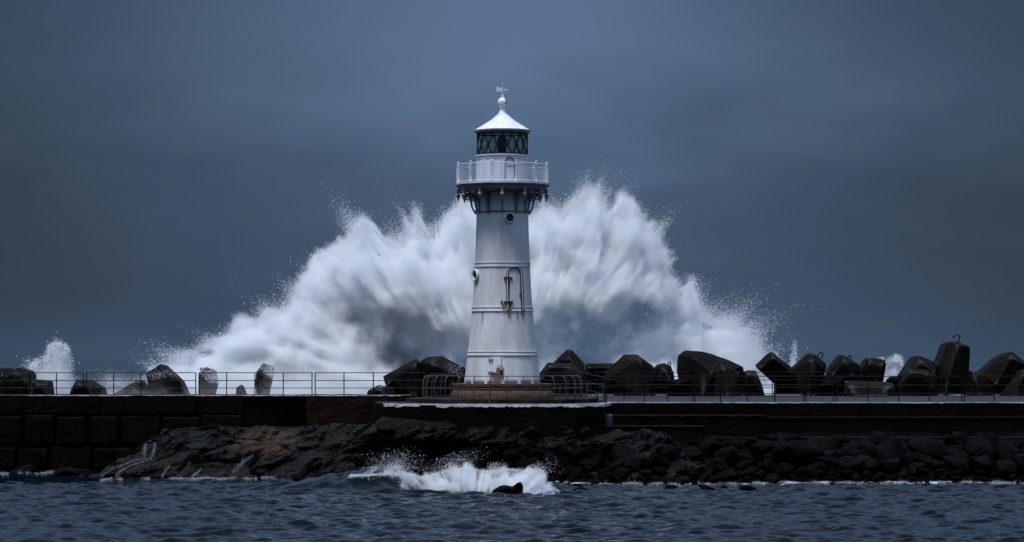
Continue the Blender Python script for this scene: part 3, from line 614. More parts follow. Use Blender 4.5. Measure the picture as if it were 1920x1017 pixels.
B('grey wedge leaning on the lower front of the slab', [(1338, 748), (1341, 697), (1352, 682), (1374, 690), (1386, 700), (1392, 748)], [(1356, 692, .4), (1364, 745, .8)], 129.6, 1.0, mat='conc_brown')
B('small trapezoid block before a strip of white water', [(1392, 748), (1396, 697), (1400, 695), (1417, 695), (1430, 724), (1436, 748)], [(1401, 702, .4), (1418, 704, .4), (1426, 730, .4)], 130.5, 1.8, mat='conc_brown')
B('diamond shaped cube balanced on its corner', [(1419, 684), (1446, 659), (1488, 692), (1494, 704), (1480, 726), (1457, 722), (1425, 693)], [(1450, 671, .8), (1426, 690, .5), (1484, 700, .5)], 131, 2.2)
B('black base block under the diamond shaped cube', [(1455, 748), (1456, 716), (1480, 700), (1500, 706), (1504, 748)], [(1478, 716, .3)], 131.4, 2.0, .3, 'basalt')
B('hooked block right of the diamond cube', [(1484, 694), (1520, 661), (1529, 665), (1549, 682), (1549, 688), (1540, 706), (1533, 748), (1482, 748)], [(1522, 676, .7), (1516, 745, 1.), (1542, 690, .4)], 131.2, 2.4, hook=[(1533, 668), (1538, 661), (1542, 660), (1543, 665), (1540, 673)])
B('low block filling in front of two hooked blocks', [(1527, 748), (1530, 730), (1552, 702), (1583, 706), (1588, 748)], [(1545, 722, .4), (1575, 718, .4)], 129.8, 1.6, .5, 'basalt')
B('tilted block with a small loop near the middle right', [(1552, 698), (1579, 664), (1585, 667), (1613, 685), (1608, 706), (1601, 716), (1562, 712)], [(1584, 676, .7), (1600, 708, .6), (1562, 704, .5)], 131.5, 2.2, hook=[(1590, 671), (1592, 667), (1596, 667), (1596, 673)])
B('leaning four sided block right of the tilted looped block', [(1605, 718), (1614, 700), (1627, 670), (1660, 675), (1662, 684), (1650, 718), (1650, 748), (1606, 748)], [(1632, 680, .4), (1655, 685, .4), (1645, 715, .4)], 131.5, 2.)
B('long flat brown sandstone boulder on the rear of the deck', [(1583, 741), (1585, 720), (1592, 714), (1657, 716), (1675, 720), (1679, 730), (1678, 741)], [(1592, 724, .7), (1668, 726, .7), (1660, 740, .8), (1600, 740, .8)], 129.0, 1.2, mat='conc_brown', name='boulder', bev=.12)
B('small dark lump left of the double humped block', [(1664, 748), (1668, 712), (1676, 706), (1690, 704), (1694, 748)], [(1680, 714, .4)], 130.6, 1.5, mat='basalt')
B('sloping block leaning toward the tallest block', [(1684, 724), (1692, 706), (1719, 666), (1724, 667), (1757, 681), (1766, 748), (1684, 748)], [(1726, 680, .6), (1752, 700, .6)], 131.4, 2.4)
B('lighter faced block low in front of the sloping block', [(1683, 724), (1704, 692), (1737, 694), (1757, 706), (1760, 748), (1690, 748)], [(1709, 699, .4), (1738, 702, .5), (1748, 728, .5)], 130, 1.4, mat='conc_brown')
B('tallest block, a tapering column with a bent steel hook', [(1748, 748), (1757, 694), (1778, 640), (1795, 640), (1819, 650), (1817, 707), (1811, 748)], [(1797, 648, .7), (1776, 720, 1.2), (1771, 748, 1.2)], 131.6, 2.6, hook=[(1797, 643), (1799, 634), (1798, 629), (1795, 628), (1790, 631), (1786, 633)])
B('low pointed block between the tallest and the far right blocks', [(1808, 748), (1812, 724), (1822, 695), (1842, 701), (1860, 726), (1866, 748)], [(1828, 708, .5), (1838, 742, .6)], 130.6, 2)
B('wide peaked block at the right end of the row', [(1838, 702), (1877, 668), (1897, 658), (1922, 682), (1936, 690), (1903, 702), (1886, 730), (1878, 748), (1848, 748)], [(1895, 672, .7), (1900, 694, .5), (1868, 720, 1.)], 131.4, 2.6)
B('brownish wedge leaning inward at the right frame edge', [(1872, 748), (1893, 722), (1915, 694), (1945, 690), (1950, 748)], [(1918, 705, .4), (1905, 745, .5)], 130, 1.6, mat='conc_brown')
# dark lower row that fills the foot of the armour
k_ = 0
fill = [(1000, 1070), (1066, 1130), (1460, 1530), (1520, 1600), (1690, 1770), (1760, 1830), (1826, 1900), (1895, 1960)]
names = ['below the flat topped block by the tower', 'below the low wide block', 'under the diamond cube', 'under the tilted looped block', 'under the lighter faced block', 'under the tallest column', 'under the low pointed block', 'under the wide peaked block']
for (a, b), nm in zip(fill, names):
    B('black half hidden foundation block ' + nm, [(a, 752), (a + 4, 724 + random.uniform(-5, 5)), (a + 20, 716 + random.uniform(-4, 5)), (b - 12, 718 + random.uniform(-5, 6)), (b, 752)], [((a + b) / 2, 728, .4)], 132.5, 1.6, mat='basalt')
mb = MB(); mb.box(-45, 45, 131.05, 139, -.6, 2.7); o = noisy(mb, 'rubble_core', M['basalt'], None, 4, .2, .8); tag(o, kind='structure')
mb = MB(); mb.box(-45, -1.1, 125.1, 131.0, -.6, 2.9); o = noisy(mb, 'breakwater_core', M['basalt'], None, 4, .06, .8); tag(o, kind='structure')

# ------------------------------------------------------------------ rock outcrop (left and below the platform)
crest = [(150, 893, 114.6), (186, 890, 114.8), (205, 872, 115.5), (235, 862, 116), (252, 846, 117), (273, 829, 117.6), (296, 822, 118), (303, 809, 118.4), (350, 803, 119), (400, 797, 119.5), (455, 803, 119.5), (520, 801, 119.5), (600, 799, 119.0), (700, 797, 116.2), (760, 799, 113.75), (900, 802, 113.75), (1000, 804, 114.4), (1140, 806, 115), (1250, 812, 114.8), (1300, 870, 112), (1340, 900, 111)]
cX = [c[0] for c in crest]; NXr, NT_ = 460, 110
mb = MB(); vs = []; fs = []
for i in range(NXr + 1):
    X = 150 + (1340 - 150) * i / NXr; Yc = np.interp(X, cX, [c[1] for c in crest]); dc = np.interp(X, cX, [c[2] for c in crest])
    dw = float(np.interp(X, [150, 300, 700, 900, 1340], [114.2, 113.8, 112.9, 111.8, 110.6]))
    pc = at(X, Yc, dc); zc_ = max(pc.z, .02)
    for j in range(NT_ + 1):
        v = j / NT_
        if v < .12: y = dc + 2.2 * (1 - v / .12); z = zc_ + .12 * math.sin(v / .12 * 1.57) - .12
        else:
            q = (v - .12) / .88; y = dc + (dw - .6 - dc) * (q ** .75); z = zc_ + (-.5 - zc_) * (q ** 1.05)
            if X > 560: y += 1.3 * math.exp(-((q - .52) / .2) ** 2) * min(1, (X - 560) / 120) * (1 if X < 1150 else .3)
        x = (X - 960) / F * y
        p = Vector((x, y, z)); a = min(1, v / .12) * (1 if v > .12 else .25)
        sa = x * .87 + z * .5; sn = z * .87 - x * .5; rdg = 1 - abs(mnoise.noise(Vector((sa * .3 + 3, y * .5, sn * 1.0))) * 2); f1 = mnoise.fractal(Vector((sa * .38, y * .5, sn * 1.15)), .9, 2.1, 6)
        crk = mnoise.voronoi(Vector((sa * .42, y * .5, sn * .9)))[0]; cr = min(.14, crk[1] - crk[0])
        k = (.26 * f1 + .30 * (rdg - .5) + 1.3 * (cr - .12)) * a
        tz = (sn * 2.1 + .5 * f1 + .7 * mnoise.noise(Vector((sa * .5, y, 2)))); st_ = tz - math.floor(tz); k += .16 * a * (min(1, st_ / .78) - .5 - (.8 if st_ > .93 else 0))
        k += .025 * a * mnoise.fractal(Vector((x * 2.6, y * 2.6, z * 3.4)), .8, 2.1, 4)
        vs.append((x + .1 * f1 * a, y - k * .9, z + k * .55))
        if i and j:
            c0 = i * (NT_ + 1) + j; fs.append((c0 - NT_ - 2, c0 - NT_ - 1, c0, c0 - 1))
mb.add(vs, fs); rock = mb.build('rock_outcrop', M['rock2']); tag(rock, kind='structure')
from mathutils.bvhtree import BVHTree
bvh = BVHTree.FromPolygons([Vector(v) for v in vs], [f[::-1] for f in fs])
def on_rock(X, Y):
    o = Vector((0, 0, H)); d = (at(X, Y, 110) - o).normalized(); h = bvh.ray_cast(o, d)
    return h[0] if h[0] is not None else at(X, Y, 113.5)
STREAMS = []
# streams running down the rock
streams = [('thin fall of white water dropping over the left rock step', [(273, 833), (272, 845), (270, 858)], 2.2), ('second thin fall just right of the first', [(290, 832), (289, 842), (286, 852), (283, 860)], 2.2),
           ('curved white runnel spreading over the smooth left rock', [(283, 860), (265, 861), (245, 867), (225, 874), (205, 882), (192, 892), (187, 899)], 2.6), ('inner curved runnel below the two thin falls', [(283, 861), (262, 868), (245, 874), (228, 882), (219, 890), (216, 900)], 2.4),
           ('short faint runnel near the middle of the outcrop', [(319, 875), (310, 883), (305, 892), (303, 900)], 1.2), ('faint slanting runnel at the waterline', [(378, 880), (368, 889), (359, 896)], 1.2),
           ('wide broken cascade running down the lit rock', [(472, 855), (460, 864), (450, 874), (442, 884), (434, 896)], 4.0)]
for lab, pts, wd in streams:
    P_ = []; nn = int(4 + wd * 5)
    for q in range(nn):
        lat = random.gauss(0, .75) * wd; t0 = random.uniform(0, .6) if q > nn * .5 else 0; t1 = min(1, t0 + random.uniform(.25, 1.)); ph = random.uniform(0, 9)
        for s_ in np.linspace(t0, t1, int(24 * (t1 - t0)) + 3):
            u_ = s_ * (len(pts) - 1); i = min(int(u_), len(pts) - 2); fr_ = u_ - i
            X = pts[i][0] * (1 - fr_) + pts[i + 1][0] * fr_ + lat * (.5 + s_) + math.sin(ph + u_ * 3) * .6; Y = pts[i][1] * (1 - fr_) + pts[i + 1][1] * fr_
            h = on_rock(X, Y)
            for _ in range(2): P_.append((h.x + random.gauss(0, .010), h.y - .02, h.z + random.gauss(0, .03)))
    STREAMS.append((lab, np.array(P_)))

# ------------------------------------------------------------------ boulders
BM = []
for k in range(10):
    r_ = random.Random(100 + k); pts = []
    for _ in range(15 + k % 4 * 3):
        v = Vector((r_.gauss(0, 1), r_.gauss(0, 1), r_.gauss(0, 1))).normalized(); pts.append(Vector((v.x, v.y * .9, v.z * .78)) * r_.uniform(.85, 1.05))
    mb = MB(); mb.hull(pts); ob = mb.build('boulder', M['basalt'])
    bm = bmesh.new(); bm.from_mesh(ob.data); bmesh.ops.bevel(bm, geom=bm.edges[:], offset=.06, segments=2, affect='EDGES', profile=.5)
    bmesh.ops.triangulate(bm, faces=bm.faces[:]); bmesh.ops.subdivide_edges(bm, edges=[e for e in bm.edges if e.calc_length() > .3], cuts=1)
    for v in bm.verts: v.co += v.normal * .05 * mnoise.fractal(v.co * 2.2 + Vector((k * 7, 0, 0)), 1., 2., 4)
    bm.to_mesh(ob.data); bm.free(); BM.append(ob.data); bpy.data.objects.remove(ob)
heap = []
def boulder(x, y, z, sx, sy, sz, rot, k, mat=None):
    o = bpy.data.objects.new('boulder', BM[k % len(BM)]); col.objects.link(o); o.location = (x, y, z); o.scale = (sx, sy, sz); o.rotation_euler = rot
    return o
def heap_z(x, y): 
    return max(-.1, 1.75 * (y - 110.4) / 5.4)
rs = random.Random(5)
def rowname(y): return 'top' if y > 114.1 else ('upper' if y > 112.9 else ('lower' if y > 111.6 else 'waterline'))
cells = []
for yr, step, s0, s1 in ((115.0, 1.0, .42, .75), (114.2, 1.15, .45, .85), (113.2, 1.1, .45, .85), (112.3, 1.0, .38, .75), (111.5, .8, .28, .6), (110.8, .55, .18, .42), (110.3, .5, .12, .32)):
    x = .4 if yr > 112 else -1.2
    if yr < 112: x = .9
    while x < 23:
        s_ = rs.uniform(s0, s1)
        if yr < 111.9 and x > 9.5: s_ *= .62
        elif rs.random() < .16: s_ *= 1.4
        cells.append((x + rs.uniform(-.2, .2), yr + rs.uniform(-.3, .3), s_, 1.12 if s_ > .4 else .98)); x += step * rs.uniform(.75, 1.15) * (.72 if (yr < 111.9 and x > 9.5) else 1.)
for x, y, s_, _ in cells:
    if x < 6.5 and y > 114: continue
    z = heap_z(x, y) + rs.uniform(-.12, .12)
    heap.append((boulder(x, y, z, s_ * rs.uniform(.85, 1.3), s_, s_ * rs.uniform(.65, 1.), (rs.uniform(-.5, .5), rs.uniform(-.5, .5), rs.uniform(0, 6.28)), rs.randrange(10)), x, y, s_))
# boulders at the foot of the outcrop, below the platform
for X, Y, r_ in ((640, 888, .5), (600, 892, .45), (560, 893, .4), (680, 880, .55), (725, 870, .6), (670, 856, .4), (760, 876, .7), (830, 880, .6), (890, 880, .5), (940, 872, .6), (985, 866, .6), (1020, 880, .6), (530, 895, .3), (1010, 850, .5), (960, 850, .5), (1040, 860, .6), (1070, 845, .5)):
    p = at(X, Y, 112.6); heap.append((boulder(p.x, p.y, p.z - .1, r_ * 1.3, r_, r_ * .8, (rs.uniform(-.4, .4), rs.uniform(-.4, .4), rs.uniform(0, 6)), rs.randrange(10)), p.x, p.y - 50, r_))
wd_ord = lambda n: ['first', 'second', 'third', 'fourth', 'fifth', 'sixth', 'seventh', 'eighth', 'ninth', 'tenth'][n] if n < 10 else f"{n + 1}{'th' if 10 <= (n + 1) % 100 <= 20 else {1: 'st', 2: 'nd', 3: 'rd'}.get((n + 1) % 10, 'th')}"
rows_ = {}
for o, x, y, s_ in heap:
    rn = 'outcrop' if y < 90 else rowname(y); rows_.setdefault(rn, []).append((x, s_, o))
for rn, L_ in rows_.items():
    L_.sort(key=lambda q: q[0])
    for i, (x, s_, o) in enumerate(L_):
        sz = 'small' if s_ < .3 else ('medium' if s_ < .55 else 'large')
        if rn == 'outcrop': lab = f'{sz} wet black boulder under the round platform, {wd_ord(i)} from the left'
        else: lab = f'{sz} wet black boulder in the {rn} row of the heap, {wd_ord(i)} from the left'
        tag(o, lab, 'boulder', 'wet black boulders heaped below the pier')
# base of the heap
mb = MB(); vs = []; fs = []; nx, ny = 120, 24
for i in range(nx + 1):
    for j in range(ny + 1):
        x = -1 + 42 * i / nx; y = 109.6 + 7.4 * j / ny; vs.append((x, y, -.9 if j == 0 else heap_z(x, y) - .25 + .15 * mnoise.noise(Vector((x, y, 0)) * 1.4)))
        if i and j: c0 = i * (ny + 1) + j; fs.append((c0 - ny - 2, c0 - 1, c0, c0 - ny - 1))
mb.add(vs, fs); tag(mb.build('rubble_slope', M['basalt']), kind='structure')
# left boulders at the wall's foot, rocks standing in the water
extra = [('black pyramid rock at the waterline left of the outcrop', 140, 888, 116.5, 1.0, .8, .62), ('low black rock left of the smooth runnel rock', 122, 884, 118, .9, .7, .45), ('dark rock wedge at the foot of the left wall', 40, 886, 119.4, 1.3, .7, .3),
         ('low pointed black rock standing in the white foam', 945, 922, 101.2, .62, .4, .42), ('taller sharp black rock standing in the white foam', 967, 917, 101.6, .33, .3, .62), ('flat black rock awash right of the foam', 1090, 921, 103.4, .42, .3, .17),
         ('flat black rock awash below the boulder heap', 1257, 918, 104.6, .36, .3, .18), ('tiny black rock awash between two larger ones', 1357, 914, 105.4, .16, .2, .16), ('wide low black rock awash near the shore', 1330, 920, 103.8, .5, .3, .2), ('dark humped rock awash, rightmost of those in the water', 1403, 919, 104.2, .44, .3, .22)]
for lab, X, Y, d, a, b, c in extra:
    p = at(X, Y, d); o = boulder(p.x, d, c * .15, a, b, c, (random.uniform(-.3, .3), random.uniform(-.3, .3), random.uniform(0, 6)), random.randrange(10)); tag(o, lab, 'rock')
    o.name = 'rock'

# ------------------------------------------------------------------ sea
def spectrum_tile(N, L, V, wdir, seed, small=.05, spread=2):
    r_ = np.random.default_rng(seed); k = np.fft.fftfreq(N, 1 / N) * 2 * np.pi / L; KX, KY = np.meshgrid(k, k, indexing='ij'); K = np.hypot(KX, KY); K[0, 0] = 1e-6
    Lw = V * V / 9.81; c = (KX * wdir[0] + KY * wdir[1]) / K
    P = np.exp(-1 / (K * Lw) ** 2) / K ** 4 * np.abs(c) ** spread * np.exp(-(K * small) ** 2); P[c < 0] *= .15; P[0, 0] = 0
    h = (r_.normal(size=(N, N)) + 1j * r_.normal(size=(N, N))) * np.sqrt(P / 2)
    f = lambda a: np.real(np.fft.ifft2(a)) * N * N
    Hh = f(h); s_ = Hh.std(); return Hh / s_, f(-1j * KX / K * h) / s_, f(-1j * KY / K * h) / s_
def sample(T, x, y, L):
    N = T.shape[0]; u = (x / L * N) % N; v = (y / L * N) % N; i = np.floor(u).astype(int); j = np.floor(v).astype(int); fu, fv = u - i, v - j; i %= N; j %= N; i1 = (i + 1) % N; j1 = (j + 1) % N
    return (T[i, j] * (1 - fu) + T[i1, j] * fu) * (1 - fv) + (T[i, j1] * (1 - fu) + T[i1, j1] * fu) * fv
def grid_mesh(name, X, Y, Z_, mat):
    nx, ny = X.shape; me = bpy.data.meshes.new(name); n = nx * ny; co_ = np.stack([X, Y, Z_], -1).reshape(-1, 3).astype(np.float32)
    idx = np.arange(n).reshape(nx, ny); q = np.stack([idx[:-1, :-1], idx[1:, :-1], idx[1:, 1:], idx[:-1, 1:]], -1).reshape(-1, 4)
    me.vertices.add(n); me.vertices.foreach_set('co', co_.ravel()); me.loops.add(q.size); me.loops.foreach_set('vertex_index', q.ravel().astype(np.int32))
    me.polygons.add(len(q)); me.polygons.foreach_set('loop_start', np.arange(0, q.size, 4, dtype=np.int32)); me.polygons.foreach_set('loop_total', np.full(len(q), 4, dtype=np.int32)); me.update(calc_edges=True)
    me.materials.append(mat); me.shade_smooth(); ob = bpy.data.objects.new(name, me); col.objects.link(ob); return ob
def water_mat(name, deep, foam_lo, foam_hi, near):
    m, t = new_mat(name); P = t.n('ShaderNodeTexCoord').outputs['Object']; sp = t.n('ShaderNodeSeparateXYZ'); t.l(P, sp.inputs[0]); x, y, z = sp.outputs
    bs = t.n('ShaderNodeBsdfPrincipled'); bs.inputs['Roughness'].default_value = .09 if near else .22; bs.inputs['IOR'].default_value = 1.165 if near else 1.22
    if near:
        a = t.noise(t.mapping(P, (.8, .5, 1)), 1.6, 7, .68, .8).outputs['Fac']; b = t.noise(t.mapping(P, (1, .5, 1)), .25, 3, .5).outputs['Fac']
        # foam gathers near the shore line
        sh = t.m('SUBTRACT', 1., t.m('MULTIPLY', t.m('SUBTRACT', 110.9, y), .15), clamp=True)
        rt = t.m('MULTIPLY', t.m('ADD', x, .5), .5, clamp=True)
        sh2 = t.m('MULTIPLY', sh, t.m('MULTIPLY_ADD', rt, .8, .2)); thr = t.m('ADD', t.m('MULTIPLY', sh2, .36), t.m('MULTIPLY', t.m('SUBTRACT', b, .5), .12))
        q1 = t.m('DIVIDE', t.m('SUBTRACT', x, .5), 3.3); q2 = t.m('DIVIDE', t.m('SUBTRACT', y, 102.2), 3.2); ee = t.m('ADD', t.m('MULTIPLY', q1, q1), t.m('MULTIPLY', q2, q2))
        thr = t.m('ADD', thr, t.m('MULTIPLY', t.m('SUBTRACT', 1., ee, clamp=True), .38))
        f = t.m('MULTIPLY', t.m('SUBTRACT', t.m('ADD', a, thr), .80), 9.0, clamp=True); f = t.m('MULTIPLY', f, t.m('MULTIPLY', t.m('ADD', sh2, t.m('SUBTRACT', 1., ee, clamp=True)), 4., clamp=True))
        c = t.mix(t.m('MULTIPLY', f, .75), deep, (.42, .47, .56)); t.l(c, bs.inputs['Base Color']); t.l(t.m('MULTIPLY_ADD', f, .5, .04), bs.inputs['Roughness'])
        n2 = t.noise(t.mapping(P, (1, .8, 1)), 5.5, 4, .6, .4).outputs['Fac']; n3 = t.noise(P, 16, 3, .6).outputs['Fac']
        hgt = t.m('ADD', n2, t.m('MULTIPLY', n3, .22)); bp = t.n('ShaderNodeBump'); bp.inputs['Strength'].default_value = .25; bp.inputs['Distance'].default_value = .05; t.l(hgt, bp.inputs['Height']); t.l(bp.outputs[0], bs.inputs['Normal'])
    else:
        a = t.noise(t.mapping(P, (.35, .05, 1)), .22, 6, .7).outputs['Fac']; b = t.noise(t.mapping(P, (1, .3, 1)), .02, 3, .5).outputs['Fac']
        f = t.m('MULTIPLY', t.m('SUBTRACT', t.m('MULTIPLY_ADD', t.m('SUBTRACT', b, .5), .2, a), .66), 10., clamp=True)
        t.l(t.mix(t.m('MULTIPLY', f, .55), deep, (.34, .42, .50)), bs.inputs['Base Color'])
    o = t.n('ShaderNodeOutputMaterial'); t.l(bs.outputs[0], o.inputs[0]); return m
M['water'] = water_mat('harbour_water', (.001, .004, .008), 0, 0, True); M['ocean'] = water_mat('open_sea', (.009, .024, .034), 0, 0, False)
def axis(lo, hi, step, outer, grow=1.12):
    c = list(np.arange(lo, hi + step / 2, step)); s_ = step; a = []; v = lo
    while v > -outer: s_ *= grow; v -= s_; a.append(v)
    s_ = step; b = []; v = hi
    while v < outer: s_ *= grow; v += s_; b.append(v)
    return np.array(a[::-1] + c + b)
LT = 36.; T1 = spectrum_tile(512, LT, 1.4, (.12, .99), 3, .065, 2.2); T2 = spectrum_tile(256, 61., 6., (.6, .8), 8, .3, 2)
xa = axis(-23, 23, .085, 400); ya = np.concatenate([np.linspace(-200, 60, 30), np.arange(60.5, 72, .2), np.arange(72, 111.5, .075), np.arange(111.5, 122.4, .2)])
X, Y = np.meshgrid(xa, ya, indexing='ij'); near_ = 1 / (1 + np.exp((np.abs(X) - 40) / 5)) * np.clip((Y - 40) / 25, 0, 1)
calm = np.clip((112 - Y) / 6, .35, 1.)
amp = .049 * near_ * calm; Zw = amp * sample(T1[0], X, Y, LT) + .035 * near_ * sample(T2[0], X, Y, 61.)
Xw = X - .25 * amp * sample(T1[1], X, Y, LT); Yw = Y - .25 * amp * sample(T1[2], X, Y, LT)
# the small breaking wave and its green shoulder
env = np.clip((X + 10.5) / 3.5, 0, 1) * np.clip((1.2 - X) / 2.5, 0, 1); env2 = np.where(X < -5., np.exp(-((X + 5.) / 3.0) ** 2), np.exp(-((X + 5.) / 1.5) ** 2)) * (1 + .12 * np.sin(X * 3.1) + .08 * np.sin(X * 7.7)); yc_ = 103.6 + .05 * (X + 5) ** 2 * (X < -5)
prof_ = np.where(Y < yc_, np.exp(-((Y - yc_) / 1.35) ** 2), np.exp(-((Y - yc_) / 2.4) ** 2))
Zw += prof_ * (.22 * env + .62 * env2); Yw -= prof_ ** 2 * .0 * env2
harb = grid_mesh('harbour_water', Xw, Yw, Zw, M['water']); tag(harb, kind='structure')
xa = axis(-90, 90, 2.2, 6000, 1.06); ya = [139.]; st = 1.2
while ya[-1] < 14000: ya.append(ya[-1] + st); st *= 1.012 if ya[-1] < 1500 else 1.08
X, Y = np.meshgrid(xa, np.array(ya), indexing='ij'); T3 = spectrum_tile(512, 420., 11., (.2, -.98), 21, 1.0, 1.)
am = np.clip(1500 / np.maximum(Y, 1), 0, 1) * np.clip(1 - (np.abs(X) - 300) / 400, 0, 1)
Zo = .75 * am * sample(T3[0], X, Y, 420.); tag(grid_mesh('ocean', X, Y, Zo - .1, M['ocean']), kind='structure')

# ------------------------------------------------------------------ spray
def spray_volume(name, label, top, yc, Tmax, amp=7., nscale=.22, dens=2.2, soft=.8, x_pad=3., y_pad=1.5, z_pad=3., color=(1., 1., 1.), acol=(.93, .962, .998), caves=(), streak=1.7, seed=0., rate=.34, thick_at=8., parent=None, tpow=.5, vamp=1., zmin=0., orig=None, warp=4., y_slope=0.):
    pts = [at(a, b, yc) for a, b in top]; xs_ = [p.x for p in pts]; X0, X1 = min(xs_) - x_pad, max(xs_) + x_pad; ZM = max(p.z for p in pts) + 2
    m, t = new_mat(name); P = t.n('ShaderNodeTexCoord').outputs['Object']; sp = t.n('ShaderNodeSeparateXYZ'); t.l(P, sp.inputs[0]); x, y, z = sp.outputs
    Pm = t.mapping(P, (1, 1, 1), (seed, seed * 2, 0)); n1 = t.noise(Pm, nscale, 6.5, .66); cs = t.n('ShaderNodeSeparateColor'); t.l(n1.outputs['Color'], cs.inputs[0])
    nf = t.m('MULTIPLY_ADD', n1.outputs['Fac'], amp, -amp * .47)
    if streak:      # finger-like streaks fanning out from the foot
        ox, oz = orig if orig else (0., 0.)
        dxn = t.m('SUBTRACT', x, ox); dzn = t.m('SUBTRACT', z, oz); th = t.m('ARCTAN2', dxn, dzn); rad = t.m('POWER', t.m('ADD', t.m('MULTIPLY', dxn, dxn), t.m('MULTIPLY', dzn, dzn)), .5)
        cm = t.n('ShaderNodeCombineXYZ'); t.l(t.m('MULTIPLY', th, 12.), cm.inputs[0]); t.l(t.m('MULTIPLY', rad, .16), cm.inputs[1]); t.l(t.m('MULTIPLY', y, .45), cm.inputs[2])
        n2 = t.noise(cm.outputs[0], 1.1, 4.5, .62).outputs['Fac']; nf = t.m('ADD', nf, t.m('MULTIPLY_ADD', n2, streak * 2, -streak))
    u = t.m('DIVIDE', t.m('SUBTRACT', t.m('ADD', x, t.m('MULTIPLY_ADD', cs.outputs[0], warp, -warp / 2)), X0), X1 - X0)
    fc = t.n('ShaderNodeFloatCurve'); c = fc.mapping.curves[0]; P2 = [(X0, .01)] + [(p.x, p.z) for p in pts] + [(X1, .01)]
    c.points[0].location = (0, P2[0][1] / ZM); c.points[1].location = (1, P2[-1][1] / ZM)
    for p in P2[1:-1]: c.points.new((p[0] - X0) / (X1 - X0), p[1] / ZM)
    fc.mapping.update(); t.l(u, fc.inputs['Value']); h = t.m('MULTIPLY', fc.outputs[0], ZM)
    nf = t.m('MULTIPLY', nf, t.m('MULTIPLY_ADD', h, .3, .05, clamp=True)) if name == 'wave_spray' else nf
    sd = t.m('ADD', t.m('SUBTRACT', h, z), nf)
    T = t.m('MULTIPLY', t.m('POWER', t.m('MAXIMUM', t.m('DIVIDE', sd, thick_at), 0.), tpow), Tmax)
    yo = t.m('ADD', t.m('SUBTRACT', y, yc), t.m('MULTIPLY', z, -y_slope)) if y_slope else t.m('SUBTRACT', y, yc)
    sd = t.m('MINIMUM', sd, t.m('ADD', t.m('SUBTRACT', T, t.m('ABSOLUTE', yo)), t.m('MULTIPLY', nf, vamp)))
    cn = cave = None
    for (cx, cy, cz, rx, ry, rz, pw) in caves:
        e = None
        for v_, c_, r_ in ((x, cx, rx), (y, cy, ry), (z, cz, rz)):
            q = t.m('DIVIDE', t.m('SUBTRACT', v_, c_), r_); q = t.m('MULTIPLY', q, q); e = q if e is None else t.m('ADD', e, q)
        if cn is None: cn = t.m('MULTIPLY_ADD', t.noise(t.mapping(P, (1, 1, 1), (9, 3, 5)), .42, 5, .62).outputs['Fac'], 6., -3.)
        k = t.m('MULTIPLY_ADD', t.m('ADD', t.m('SUBTRACT', e, 1.25), cn), .75, .5, clamp=True); k = t.m('MULTIPLY_ADD', t.m('POWER', k, 1.5), pw, 1 - pw); cave = k if cave is None else t.m('MULTIPLY', cave, k)
    den = t.m('MULTIPLY', t.m('POWER', t.m('DIVIDE', sd, soft, clamp=True), 1.4), dens)
    dv = t.m('MULTIPLY_ADD', t.noise(t.mapping(P, (1, 1, 1), (seed + 40, 7, 2)), nscale * 2.4, 4, .65).outputs['Fac'], 5., -1.75, clamp=True); den = t.m('MULTIPLY', den, t.m('MULTIPLY_ADD', dv, .85, .15))
    if cave is not None: den = t.m('MULTIPLY', den, cave)
    v = t.n('ShaderNodeVolumeScatter'); v.inputs['Color'].default_value = (*color, 1); v.inputs['Anisotropy'].default_value = .0; t.l(den, v.inputs['Density']); ab = t.n('ShaderNodeVolumeAbsorption'); ab.inputs['Color'].default_value = (*acol, 1); t.l(den, ab.inputs['Density']); vs_ = t.n('ShaderNodeAddShader'); t.l(v.outputs[0], vs_.inputs[0]); t.l(ab.outputs[0], vs_.inputs[1])
    m.cycles.volume_step_rate = rate
    o = t.n('ShaderNodeOutputMaterial'); t.l(vs_.outputs[0], o.inputs['Volume'])
    mb = MB(); n = 36; xs_ = np.linspace(X0 - 1, X1 + 1, n); hx = np.interp(xs_, [p[0] for p in P2], [p[1] for p in P2])
    hx = np.array([max(hx[max(0, i - 3):i + 4]) for i in range(n)]) + z_pad; W = Tmax + y_pad; vs = []; fs = []
    for a, hh in zip(xs_, hx): vs += [(a, yc - W, zmin), (a, yc - W, max(hh * .6, zmin + 1)), (a, yc - W * .55, max(hh, zmin + 1.5)), (a, yc + W * .55, max(hh, zmin + 1.5)), (a, yc + W, max(hh * .6, zmin + 1)), (a, yc + W, zmin)]
    for i in range(n - 1):
        for k in range(6): fs.append((i * 6 + k, i * 6 + (k + 1) % 6, (i + 1) * 6 + (k + 1) % 6, (i + 1) * 6 + k))
    fs.append(tuple(range(6))[::-1]); fs.append(tuple(range((n - 1) * 6, n * 6))); mb.add(vs, fs)
    ob = mb.build('spray_cloud', m, parent); bm = bmesh.new(); bm.from_mesh(ob.data); bmesh.ops.recalc_face_normals(bm, faces=bm.faces[:]); bm.to_mesh(ob.data); bm.free(); return ob
